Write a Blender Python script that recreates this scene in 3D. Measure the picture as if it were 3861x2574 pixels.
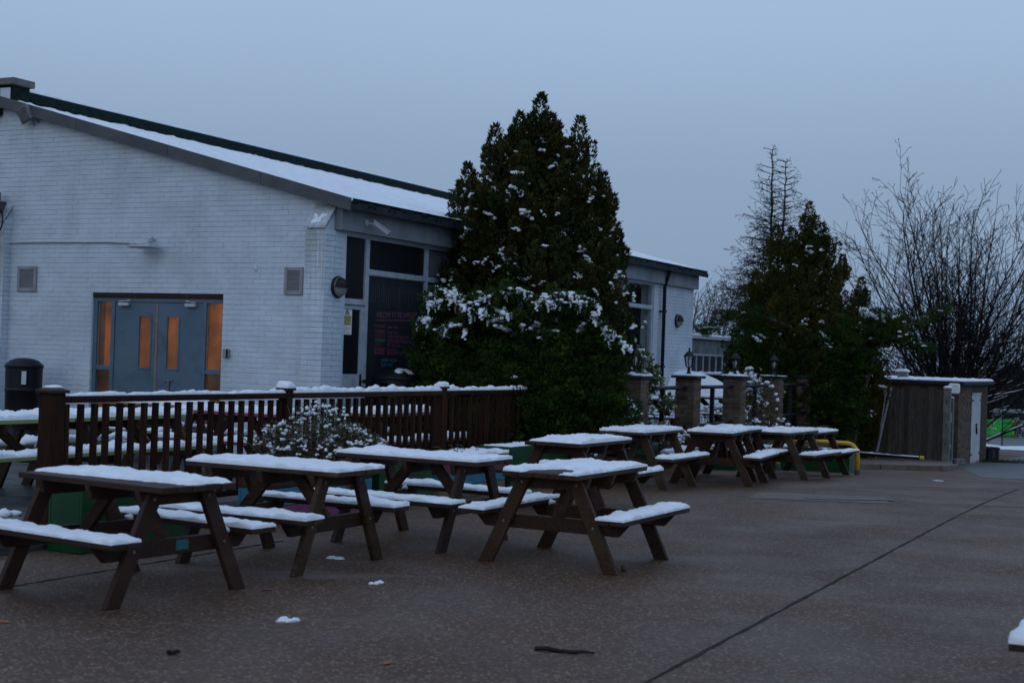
import bpy, math, random
import numpy as np
from mathutils import Matrix, Vector, noise as mnoise

# ------------------------------------------------------------------ clear
for o in list(bpy.data.objects):
    bpy.data.objects.remove(o)
scene = bpy.context.scene
COL = scene.collection
R = math.radians
rnd = random.Random(7)
nrs = np.random.RandomState(11)

# ------------------------------------------------------------------ camera
EYE = 1.65
PITCH, ROLL = R(0.566), R(1.89)
cam_d = bpy.data.cameras.new('camera')
cam_d.lens = 50.0
cam_d.sensor_width = 36.0
cam_d.clip_start = 0.1
cam_d.clip_end = 5000.0
cam_d.dof.use_dof = True
cam_d.dof.focus_distance = 18.0
cam_d.dof.aperture_fstop = 3.2
cam = bpy.data.objects.new('camera', cam_d)
COL.objects.link(cam)
fw = Vector((0, math.cos(PITCH), math.sin(PITCH)))
r0 = Vector((1, 0, 0)); u0 = r0.cross(fw)
rt = r0 * math.cos(ROLL) + u0 * math.sin(ROLL)
up = -r0 * math.sin(ROLL) + u0 * math.cos(ROLL)
mw = Matrix((rt, up, -fw)).transposed().to_4x4()
mw.translation = Vector((0, 0, EYE))
cam.matrix_world = mw
scene.camera = cam

# ------------------------------------------------------------------ world: overcast dusk
SUN_EL, SUN_AZ = R(20), R(-150)      # azimuth measured clockwise from +Y (view direction)
w = bpy.data.worlds.new('World')
scene.world = w
w.use_nodes = True
nt = w.node_tree
nt.nodes.clear()
out = nt.nodes.new('ShaderNodeOutputWorld')
bg = nt.nodes.new('ShaderNodeBackground'); bg.inputs['Strength'].default_value = 0.1
sky = nt.nodes.new('ShaderNodeTexSky')
sky.sky_type = 'NISHITA'; sky.sun_disc = False
sky.sun_elevation = SUN_EL; sky.sun_rotation = SUN_AZ
sky.air_density = 1.5; sky.dust_density = 4.0
tc = nt.nodes.new('ShaderNodeTexCoord')
sep = nt.nodes.new('ShaderNodeSeparateXYZ')
nt.links.new(tc.outputs['Generated'], sep.inputs[0])
ramp = nt.nodes.new('ShaderNodeValToRGB')           # overcast dome: brighter towards the zenith all round
ramp.color_ramp.interpolation = 'EASE'
e = ramp.color_ramp.elements
e[0].position = 0.0; e[0].color = (0.225, 0.33, 0.50, 1)
e[1].position = 1.0; e[1].color = (0.46, 0.62, 0.93, 1)
m1 = e.new(0.10); m1.color = (0.27, 0.385, 0.56, 1)
m2 = e.new(0.26); m2.color = (0.385, 0.53, 0.75, 1)
nt.links.new(sep.outputs['Z'], ramp.inputs[0])
cn = nt.nodes.new('ShaderNodeTexNoise'); cn.inputs['Scale'].default_value = 1.6; cn.inputs['Detail'].default_value = 3.0
nt.links.new(tc.outputs['Generated'], cn.inputs['Vector'])
cm = nt.nodes.new('ShaderNodeMapRange'); cm.inputs['To Min'].default_value = 9.0; cm.inputs['To Max'].default_value = 10.4
nt.links.new(cn.outputs['Fac'], cm.inputs['Value'])
vm = nt.nodes.new('ShaderNodeVectorMath'); vm.operation = 'SCALE'
nt.links.new(ramp.outputs['Color'], vm.inputs[0]); nt.links.new(cm.outputs['Result'], vm.inputs['Scale'])
mx = nt.nodes.new('ShaderNodeMix'); mx.data_type = 'RGBA'; mx.inputs['Factor'].default_value = 0.94
nt.links.new(sky.outputs['Color'], mx.inputs['A']); nt.links.new(vm.outputs['Vector'], mx.inputs['B'])
nt.links.new(mx.outputs['Result'], bg.inputs['Color'])
nt.links.new(bg.outputs[0], out.inputs[0])

sun_d = bpy.data.lights.new('sun', 'SUN'); sun_d.energy = 0.12; sun_d.angle = R(60); sun_d.color = (0.85, 0.92, 1.0)
sun = bpy.data.objects.new('sun', sun_d); COL.objects.link(sun)
sdir = Vector((math.sin(SUN_AZ) * math.cos(SUN_EL), math.cos(SUN_AZ) * math.cos(SUN_EL), math.sin(SUN_EL)))
sun.rotation_euler = sdir.to_track_quat('Z', 'Y').to_euler()
sun.location = sdir * 30

scene.view_settings.view_transform = 'Standard'
scene.view_settings.look = 'None'
scene.view_settings.exposure = -0.05
scene.view_settings.gamma = 1.0
scene.view_settings.use_curve_mapping = False

# ------------------------------------------------------------------ frames
TH = R(26.8)
TX, TY = math.sin(TH), math.cos(TH)          # along the hall's long facade
C0 = Vector((-2.49, 19.7, 0.0))              # corner of the hall (gable meets facade)
RZ = math.pi / 2 - TH                        # local X = along facade (t), local Y = along gable (s)


def W(t, s, z=0.0):
    return Vector((C0.x + TX * t - TY * s, C0.y + TY * t + TX * s, z))


def zg(y):
    if y < 15: return 0.0
    if y < 22: return -0.12 * ((y - 15) / 7) ** 2
    if y < 40: return -0.12 - 0.0436 * (y - 22)
    return max(-0.905 - 0.0345 * (y - 40), -3.1)


# ------------------------------------------------------------------ materials
def _new(name):
    m = bpy.data.materials.new(name); m.use_nodes = True
    n = m.node_tree.nodes; l = m.node_tree.links
    b = n['Principled BSDF']
    return m, n, l, b


def mk(name, c1, c2=None, scale=8.0, rough=0.7, rough2=None, bump=0.0, bscale=60.0, stretch=(1, 1, 1), rand=0.0,
       coord='Object', metal=0.0, detail=4.0, lo=0.35, hi=0.65, bdist=0.01, spec=None, c3=None, c3scale=1.5, c3lo=0.55, c3hi=0.7):
    m, n, l, b = _new(name)
    c2 = c2 or c1
    if coord == 'World':
        g = n.new('ShaderNodeNewGeometry'); vec = g.outputs['Position']
    else:
        t = n.new('ShaderNodeTexCoord'); vec = t.outputs['Object']
    if rand or coord == 'Object':
        oi = n.new('ShaderNodeObjectInfo')
    mp = n.new('ShaderNodeMapping'); mp.inputs['Scale'].default_value = stretch
    l.new(vec, mp.inputs['Vector'])
    if coord == 'Object':
        cx = n.new('ShaderNodeVectorMath'); cx.operation = 'SCALE'; cx.inputs[0].default_value = (37, 53, 71)
        l.new(oi.outputs['Random'], cx.inputs['Scale']); l.new(cx.outputs[0], mp.inputs['Location'])
    nz = n.new('ShaderNodeTexNoise'); nz.inputs['Scale'].default_value = scale; nz.inputs['Detail'].default_value = detail
    l.new(mp.outputs[0], nz.inputs['Vector'])
    rp = n.new('ShaderNodeValToRGB')
    rp.color_ramp.elements[0].position = lo; rp.color_ramp.elements[0].color = (*c1, 1)
    rp.color_ramp.elements[1].position = hi; rp.color_ramp.elements[1].color = (*c2, 1)
    l.new(nz.outputs['Fac'], rp.inputs[0])
    col = rp.outputs['Color']
    if c3:
        n3 = n.new('ShaderNodeTexNoise'); n3.inputs['Scale'].default_value = c3scale; n3.inputs['Detail'].default_value = 3
        l.new(vec, n3.inputs['Vector'])
        mr = n.new('ShaderNodeMapRange'); mr.inputs['From Min'].default_value = c3lo; mr.inputs['From Max'].default_value = c3hi
        l.new(n3.outputs['Fac'], mr.inputs['Value'])
        mi = n.new('ShaderNodeMix'); mi.data_type = 'RGBA'
        l.new(mr.outputs[0], mi.inputs['Factor']); l.new(col, mi.inputs['A']); mi.inputs['B'].default_value = (*c3, 1)
        col = mi.outputs['Result']
    if rand:
        hs = n.new('ShaderNodeHueSaturation')
        mr2 = n.new('ShaderNodeMapRange'); mr2.inputs['To Min'].default_value = 1 - rand; mr2.inputs['To Max'].default_value = 1 + rand
        l.new(oi.outputs['Random'], mr2.inputs['Value']); l.new(mr2.outputs[0], hs.inputs['Value'])
        l.new(col, hs.inputs['Color']); col = hs.outputs['Color']
    l.new(col, b.inputs['Base Color'])
    b.inputs['Roughness'].default_value = rough
    b.inputs['Metallic'].default_value = metal
    if spec is not None: b.inputs['Specular IOR Level'].default_value = spec
    if rough2 is not None:
        mr3 = n.new('ShaderNodeMapRange'); mr3.inputs['From Min'].default_value = .35; mr3.inputs['From Max'].default_value = .65
        mr3.inputs['To Min'].default_value = rough; mr3.inputs['To Max'].default_value = rough2
        l.new(nz.outputs['Fac'], mr3.inputs['Value']); l.new(mr3.outputs[0], b.inputs['Roughness'])
    if bump:
        nb = n.new('ShaderNodeTexNoise'); nb.inputs['Scale'].default_value = bscale; nb.inputs['Detail'].default_value = 5
        l.new(mp.outputs[0], nb.inputs['Vector'])
        bp = n.new('ShaderNodeBump'); bp.inputs['Strength'].default_value = bump; bp.inputs['Distance'].default_value = bdist
        l.new(nb.outputs['Fac'], bp.inputs['Height']); l.new(bp.outputs[0], b.inputs['Normal'])
    return m


M = {}
M['snow'] = mk('snow', (.76, .79, .83), (.86, .885, .92), 7, .7, bump=.6, bscale=55, bdist=.012, spec=.15)
M['white_brick'] = mk('white_painted_brick', (.53, .60, .665), (.615, .69, .755), 3, .55, bump=.25, bscale=45, coord='World', rand=.035,
                      c3=(.46, .50, .53), c3scale=.9, c3lo=.52, c3hi=.80, bdist=.006)
M['white_mortar'] = mk('white_painted_mortar', (.50, .565, .63), (.58, .65, .71), 6, .7, bump=.3, bscale=70, coord='World')
M['red_brick'] = mk('brown_brick', (.085, .058, .042), (.145, .102, .075), 14, .85, bump=.5, bscale=70, rand=.38, spec=.2, coord='World', bdist=.008,
                    c3=(.09, .06, .045), c3scale=5, c3lo=.58, c3hi=.75)
M['mortar'] = mk('grey_mortar', (.10, .085, .07), (.14, .12, .10), 20, .9, bump=.3, coord='World')
M['concrete'] = mk('concrete', (.11, .105, .10), (.18, .175, .165), 6, .85, bump=.4, coord='World', c3=(.1, .095, .085), c3scale=2)
M['wood'] = mk('dark_stained_timber', (.028, .014, .008), (.060, .034, .019), 5, .6, bump=.35, bscale=14, stretch=(1.2, 14, 14), rand=.28,
               bdist=.004, spec=.18, c3=(.072, .047, .031), c3scale=2.2, c3lo=.56, c3hi=.75)
M['wood_red'] = mk('red_brown_stained_timber', (.030, .013, .009), (.055, .026, .017), 5, .6, bump=.35, bscale=14, stretch=(1.2, 14, 14), rand=.25, spec=.22,
                   bdist=.004, c3=(.06, .03, .02), c3scale=1.8)
M['wood_pale'] = mk('faded_brown_timber', (.040, .025, .016), (.080, .054, .034), 5, .65, bump=.35, bscale=14, stretch=(1.2, 14, 14), rand=.28, bdist=.004, spec=.18, c3=(.09, .068, .05), c3scale=2.0, c3lo=.52, c3hi=.72)
M['wood_grey'] = mk('weathered_grey_boards', (.030, .026, .023), (.078, .064, .054), 4, .8, spec=.2, bump=.4, bscale=12, stretch=(14, 14, 1.2), rand=.35, bdist=.004)
M['fence_wood'] = mk('dark_brown_fence_stain', (.022, .009, .0055), (.042, .018, .011), 4, .7, bump=.3, bscale=14, stretch=(14, 14, 1.0), rand=.3, bdist=.003, spec=.08)
M['deck'] = mk('wet_grey_decking', (.032, .034, .036), (.06, .061, .06), 4, .3, .55, bump=.3, bscale=20, stretch=(1, 14, 14), rand=.25, bdist=.004)
M['green_wood'] = mk('lime_green_painted_timber', (.18, .24, .07), (.24, .31, .10), 6, .55, bump=.2, bscale=14, stretch=(1.2, 12, 12), rand=.1)
M['pink_wood'] = mk('magenta_painted_timber', (.17, .03, .10), (.22, .045, .13), 6, .55, bump=.2, bscale=14, stretch=(1.2, 12, 12), rand=.1)
M['blue_wood'] = mk('turquoise_painted_timber', (.015, .15, .24), (.03, .21, .31), 6, .5, bump=.2, bscale=14, stretch=(1.2, 12, 12), rand=.1)
M['maroon_wood'] = mk('maroon_painted_timber', (.12, .02, .035), (.17, .035, .05), 6, .5, bump=.2, bscale=14, stretch=(1.2, 12, 12), rand=.1)
M['plain_wood'] = mk('plain_brown_timber', (.13, .085, .05), (.20, .135, .08), 6, .65, bump=.2, bscale=14, stretch=(1.2, 12, 12), rand=.15)
M['green_box'] = mk('bottle_green_plastic', (.002, .040, .010), (.004, .062, .016), 3, .35, bump=.12, bscale=6, bdist=.03)
M['dark_grey'] = mk('dark_grey_sheet', (.05, .055, .06), (.08, .086, .09), 2.5, .55, bump=.1, bscale=8, coord='World', c3=(.06, .064, .066), c3scale=1.2)
M['fascia'] = mk('grey_fascia_paint', (.19, .22, .25), (.27, .30, .33), 2.2, .6, bump=.15, bscale=20, coord='World', stretch=(1, 1, .35), c3=(.14, .165, .18), c3scale=1.3)
M['dark_green'] = mk('mossy_dark_green_roof', (.006, .016, .015), (.014, .029, .026), 14, .9, spec=.15, bump=.6, bscale=30, coord='World')
M['black_plastic'] = mk('black_plastic', (.007, .008, .010), (.011, .012, .014), 5, .45, spec=.25, bump=.08, bscale=40)
M['black_metal'] = mk('black_painted_metal', (.008, .009, .010), (.014, .014, .016), 12, .5, spec=.25, bump=.1)
M['white_paint'] = mk('white_frame_paint', (.36, .40, .45), (.46, .51, .57), 7, .5, bump=.12, bscale=30, coord='World')
M['door_blue'] = mk('blue_grey_door_paint', (.075, .125, .175), (.095, .15, .205), 1.6, .5, bump=.1, bscale=20, coord='World', c3=(.065, .105, .14), c3scale=3)
M['bare_wood'] = mk('bare_chipped_timber', (.22, .15, .11), (.3, .21, .16), 20, .8, coord='World')
M['chalkboard'] = mk('chalkboard', (.010, .013, .018), (.018, .022, .029), 2.6, .75, coord='World', stretch=(3, 3, .6))
M['dark_panel'] = mk('dark_glazing_panel', (.008, .010, .012), (.011, .013, .016), 2, .45, coord='World', spec=.3)
M['grey_panel'] = mk('grey_board_panel', (.115, .118, .13), (.14, .143, .155), 2, .7, coord='World')
M['vent'] = mk('beige_grey_vent_metal', (.24, .245, .25), (.30, .305, .31), 6, .55, coord='World')
M['vent_dark'] = mk('dark_vent_louvre', (.11, .115, .12), (.14, .145, .15), 6, .6, coord='World')
M['yellow'] = mk('yellow_paint', (.60, .34, .015), (.68, .40, .02), 4, .42, bump=.1, bscale=30, c3=(.45, .24, .015), c3scale=6)
M['galv'] = mk('galvanised_steel', (.12, .13, .14), (.20, .21, .22), 16, .5, metal=.5)
M['light_grey'] = mk('light_grey_paint', (.42, .44, .46), (.52, .54, .56), 4, .55, bump=.1, bscale=30)
M['curtain'] = mk('cream_curtain', (.36, .34, .27), (.44, .42, .34), 6, .9)
M['interior'] = mk('dim_interior', (.10, .10, .10), (.14, .14, .14), 2, .9)
M['bark'] = mk('dark_bark', (.016, .013, .013), (.034, .028, .026), 8, .95, spec=.1, coord='World')
M['bark_larch'] = mk('grey_brown_bark', (.030, .024, .022), (.055, .044, .040), 8, .95, spec=.1, coord='World')
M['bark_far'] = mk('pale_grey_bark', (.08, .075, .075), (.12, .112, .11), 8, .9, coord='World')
M['cypress'] = mk('cypress_leaf', (.026, .040, .010), (.066, .054, .015), 1.8, .8, coord='World', spec=.12, c3=(.016, .034, .011), c3scale=4.0, c3lo=.5, c3hi=.62)
M['cypress2'] = mk('golden_cypress_leaf', (.032, .044, .009), (.085, .066, .012), 1.3, .8, coord='World', spec=.12, c3=(.024, .036, .010), c3scale=3.0, c3lo=.5, c3hi=.65)
M['juniper'] = mk('juniper_leaf', (.018, .044, .009), (.050, .078, .014), 2.4, .75, coord='World', spec=.1, c3=(.012, .028, .008), c3scale=3.5)
M['shrub_leaf'] = mk('shrub_leaf', (.05, .06, .025), (.11, .085, .04), 9, .6, coord='World', spec=.3)
M['laurel_leaf'] = mk('laurel_leaf', (.05, .085, .02), (.11, .13, .035), 9, .45, coord='World')
M['stem'] = mk('shrub_stem', (.055, .035, .025), (.09, .06, .04), 9, .8, coord='World')
M['skin'] = mk('skin', (.42, .25, .19), (.46, .28, .21), 4, .6)
M['purple'] = mk('purple_cloth', (.20, .03, .28), (.25, .05, .34), 6, .8)
M['navy'] = mk('dark_leggings', (.014, .015, .02), (.02, .022, .028), 6, .8)
M['hair'] = mk('dark_brown_hair', (.03, .02, .014), (.045, .03, .02), 10, .6)
M['shoe'] = mk('pale_shoe', (.5, .5, .5), (.6, .6, .6), 6, .6)
M['banner'] = mk('green_banner_vinyl', (.012, .36, .03), (.02, .43, .04), 2, .5, bump=.4, bscale=1.5, bdist=.1)
M['text_white'] = mk('white_print', (.8, .8, .8), (.82, .82, .82), 3, .6)
M['orange'] = mk('orange_trim', (.62, .28, .02), (.66, .32, .02), 3, .6)
M['ball'] = mk('brown_ball', (.10, .05, .03), (.13, .07, .04), 20, .8)
M['roof_felt'] = mk('dark_roof_felt', (.018, .022, .028), (.03, .035, .042), 6, .7, spec=.2, coord='World')
M['court_wire'] = mk('green_court_wire', (.012, .05, .035), (.02, .07, .05), 4, .6)
M['court'] = mk('dark_court_surface', (.055, .065, .065), (.075, .085, .085), 1.0, .6, coord='World')
M['tarmac'] = mk('wet_tarmac', (.045, .05, .055), (.075, .08, .085), 2.5, .35, .6, bump=.4, bscale=90, coord='World')
M['render_wall'] = mk('weathered_grey_panels', (.10, .14, .15), (.19, .23, .24), 3, .8, coord='World', stretch=(1.5, 1.5, .25), c3=(.09, .11, .11), c3scale=2)
M['plate'] = mk('teal_label', (.005, .085, .08), (.008, .11, .10), 6, .4)
M['yellow_sign'] = mk('yellow_print', (.52, .48, .20), (.56, .52, .23), 4, .5)
M['black_print'] = mk('black_print', (.02, .02, .025), (.03, .03, .03), 4, .6)
M['purple_print'] = mk('purple_print', (.25, .12, .22), (.28, .14, .24), 4, .6)
for nm, c in (('chalk_pink', (0.374, 0.110, 0.220)), ('chalk_orange', (0.286, 0.110, 0.044)), ('chalk_cyan', (0.044, 0.352, 0.484)), ('chalk_red', (0.330, 0.066, 0.066)), ('chalk_white', (0.154, 0.154, 0.187))):
    M[nm] = mk(nm, c, tuple(x * .55 for x in c), 60, .9, coord='World')
M['lamp_glass'] = mk('frosted_lamp_glass', (.22, .22, .20), (.26, .26, .235), 3, .35)
M['car_paint'] = mk('silver_car_paint', (.30, .32, .34), (.34, .36, .38), 2, .3, metal=.3)
M['tyre'] = mk('tyre_rubber', (.015, .015, .015), (.02, .02, .02), 8, .8)


def mk_glass(name, tint=(.9, .95, .95), rough=.02):
    m, n, l, b = _new(name)
    n.remove(b)
    tr = n.new('ShaderNodeBsdfTransparent'); tr.inputs[0].default_value = (*tint, 1)
    gl = n.new('ShaderNodeBsdfGlossy'); gl.inputs['Roughness'].default_value = rough; gl.inputs[0].default_value = (.9, .9, .9, 1)
    lw_ = n.new('ShaderNodeLayerWeight'); lw_.inputs['Blend'].default_value = .5
    pw = n.new('ShaderNodeMath'); pw.operation = 'POWER'; pw.inputs[1].default_value = 4.0
    l.new(lw_.outputs['Facing'], pw.inputs[0])
    fr = n.new('ShaderNodeMapRange'); fr.inputs['To Min'].default_value = .07; fr.inputs['To Max'].default_value = 1.0
    l.new(pw.outputs[0], fr.inputs['Value'])
    mi = n.new('ShaderNodeMixShader')
    l.new(fr.outputs[0], mi.inputs[0]); l.new(tr.outputs[0], mi.inputs[1]); l.new(gl.outputs[0], mi.inputs[2])
    l.new(mi.outputs[0], n['Material Output'].inputs[0])
    return m


M['glass'] = mk_glass('window_glass')
M['lantern_glass'] = mk_glass('lantern_glass', (.8, .82, .82), .08)


def mk_lit(name, c, cells, lo=.55):
    """obscured wired glass with a lit lobby behind it"""
    m, n, l, b = _new(name)
    g = n.new('ShaderNodeNewGeometry')
    nz = n.new('ShaderNodeTexNoise'); nz.inputs['Scale'].default_value = 2.2; nz.inputs['Detail'].default_value = 2
    l.new(g.outputs['Position'], nz.inputs['Vector'])
    vo = n.new('ShaderNodeTexVoronoi'); vo.inputs['Scale'].default_value = cells
    l.new(g.outputs['Position'], vo.inputs['Vector'])
    a = n.new('ShaderNodeMapRange'); a.inputs['From Min'].default_value = .3; a.inputs['From Max'].default_value = .7
    a.inputs['To Min'].default_value = lo; a.inputs['To Max'].default_value = 1.15
    l.new(nz.outputs['Fac'], a.inputs['Value'])
    c2 = n.new('ShaderNodeMapRange'); c2.inputs['To Min'].default_value = .72; c2.inputs['To Max'].default_value = 1.15
    l.new(vo.outputs['Distance'], c2.inputs['Value'])
    mu = n.new('ShaderNodeMath'); mu.operation = 'MULTIPLY'
    l.new(a.outputs[0], mu.inputs[0]); l.new(c2.outputs[0], mu.inputs[1])
    b.inputs['Base Color'].default_value = (.05, .03, .02, 1)
    b.inputs['Roughness'].default_value = .25
    b.inputs['Emission Color'].default_value = (*c, 1)
    l.new(mu.outputs[0], b.inputs['Emission Strength'])
    return m


M['lit_amber'] = mk_lit('lit_amber_glass', (.19, .056, .009), 60, .3)
M['lit_dim'] = mk_lit('dim_lit_glass', (.055, .022, .010), 60, .1)
M['lit_clear'] = mk_lit('lit_door_glass', (.135, .042, .009), 5, .45)


def mk_ground():
    m, n, l, b = _new('exposed_aggregate_concrete')
    g = n.new('ShaderNodeNewGeometry')
    vo = n.new('ShaderNodeTexVoronoi'); vo.inputs['Scale'].default_value = 66; vo.inputs['Randomness'].default_value = 1
    l.new(g.outputs['Position'], vo.inputs['Vector'])
    rp = n.new('ShaderNodeValToRGB')
    el = rp.color_ramp.elements
    el[0].position = 0.0; el[0].color = (.044, .023, .012, 1)
    el[1].position = 1.0; el[1].color = (.25, .175, .125, 1)
    for p, c in ((.25, (.080, .038, .020)), (.5, (.064, .037, .023)), (.75, (.102, .053, .027)), (.88, (.13, .078, .046))):
        x = el.new(p); x.color = (*c, 1)
    sp = n.new('ShaderNodeSeparateColor'); l.new(vo.outputs['Color'], sp.inputs[0])
    l.new(sp.outputs[0], rp.inputs[0])
    # broad tonal drift, damp and pale dried stains with shapes of their own
    n1 = n.new('ShaderNodeTexNoise'); n1.inputs['Scale'].default_value = .55; n1.inputs['Detail'].default_value = 5
    l.new(g.outputs['Position'], n1.inputs['Vector'])
    m1 = n.new('ShaderNodeMapRange'); m1.inputs['From Min'].default_value = .3; m1.inputs['From Max'].default_value = .7
    m1.inputs['To Min'].default_value = .84; m1.inputs['To Max'].default_value = 1.16
    l.new(n1.outputs['Fac'], m1.inputs['Value'])
    sc = n.new('ShaderNodeVectorMath'); sc.operation = 'SCALE'
    l.new(rp.outputs[0], sc.inputs[0]); l.new(m1.outputs[0], sc.inputs['Scale'])
    mp = n.new('ShaderNodeMapping'); mp.inputs['Rotation'].default_value = (0, 0, -RZ); mp.inputs['Scale'].default_value = (.35, 1.6, 1)
    l.new(g.outputs['Position'], mp.inputs['Vector'])
    n2 = n.new('ShaderNodeTexNoise'); n2.inputs['Scale'].default_value = .8; n2.inputs['Detail'].default_value = 6; n2.inputs['Roughness'].default_value = .62
    l.new(mp.outputs[0], n2.inputs['Vector'])
    m2 = n.new('ShaderNodeMapRange'); m2.inputs['From Min'].default_value = .60; m2.inputs['From Max'].default_value = .72
    m2.inputs['To Max'].default_value = .5
    l.new(n2.outputs['Fac'], m2.inputs['Value'])
    mi = n.new('ShaderNodeMix'); mi.data_type = 'RGBA'
    l.new(m2.outputs[0], mi.inputs['Factor']); l.new(sc.outputs[0], mi.inputs['A']); mi.inputs['B'].default_value = (.18, .15, .13, 1)
    l.new(mi.outputs['Result'], b.inputs['Base Color'])
    n3 = n.new('ShaderNodeTexNoise'); n3.inputs['Scale'].default_value = .9; n3.inputs['Detail'].default_value = 4
    l.new(g.outputs['Position'], n3.inputs['Vector'])
    m3 = n.new('ShaderNodeMapRange'); m3.inputs['From Min'].default_value = .35; m3.inputs['From Max'].default_value = .65
    m3.inputs['To Min'].default_value = .50; m3.inputs['To Max'].default_value = .72
    l.new(n3.outputs['Fac'], m3.inputs['Value']); l.new(m3.outputs[0], b.inputs['Roughness'])
    b.inputs['Specular IOR Level'].default_value = .3
    bp = n.new('ShaderNodeBump'); bp.inputs['Strength'].default_value = .6; bp.inputs['Distance'].default_value = .006
    l.new(vo.outputs['Distance'], bp.inputs['Height']); bp.invert = True
    l.new(bp.outputs[0], b.inputs['Normal'])
    return m


M['ground'] = mk_ground()


def mk_stained_brick():
    """white brick with dark vertical run-off streaks below the coping"""
    m = M['white_brick'].copy(); m.name = 'streaked_white_brick'
    n = m.node_tree.nodes; l = m.node_tree.links; b = n['Principled BSDF']
    src = b.inputs['Base Color'].links[0].from_socket
    g = n.new('ShaderNodeNewGeometry')
    mp = n.new('ShaderNodeMapping'); mp.inputs['Scale'].default_value = (26, 26, .9); l.new(g.outputs['Position'], mp.inputs['Vector'])
    nz = n.new('ShaderNodeTexNoise'); nz.inputs['Scale'].default_value = 1; nz.inputs['Detail'].default_value = 3; l.new(mp.outputs[0], nz.inputs['Vector'])
    sp = n.new('ShaderNodeSeparateXYZ'); l.new(g.outputs['Position'], sp.inputs[0])
    hz = n.new('ShaderNodeMapRange'); hz.inputs['From Min'].default_value = 1.7; hz.inputs['From Max'].default_value = 3.4
    hz.inputs['To Min'].default_value = -.06; hz.inputs['To Max'].default_value = .26; l.new(sp.outputs['Z'], hz.inputs['Value'])
    ad = n.new('ShaderNodeMath'); l.new(nz.outputs['Fac'], ad.inputs[0]); l.new(hz.outputs[0], ad.inputs[1])
    mr = n.new('ShaderNodeMapRange'); mr.inputs['From Min'].default_value = .56; mr.inputs['From Max'].default_value = .78; mr.inputs['To Max'].default_value = .62
    l.new(ad.outputs[0], mr.inputs['Value'])
    mi = n.new('ShaderNodeMix'); mi.data_type = 'RGBA'; l.new(mr.outputs[0], mi.inputs['Factor']); l.new(src, mi.inputs['A'])
    mi.inputs['B'].default_value = (.30, .295, .26, 1)
    l.new(mi.outputs['Result'], b.inputs['Base Color'])
    return m


M['streaked_brick'] = mk_stained_brick()


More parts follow.
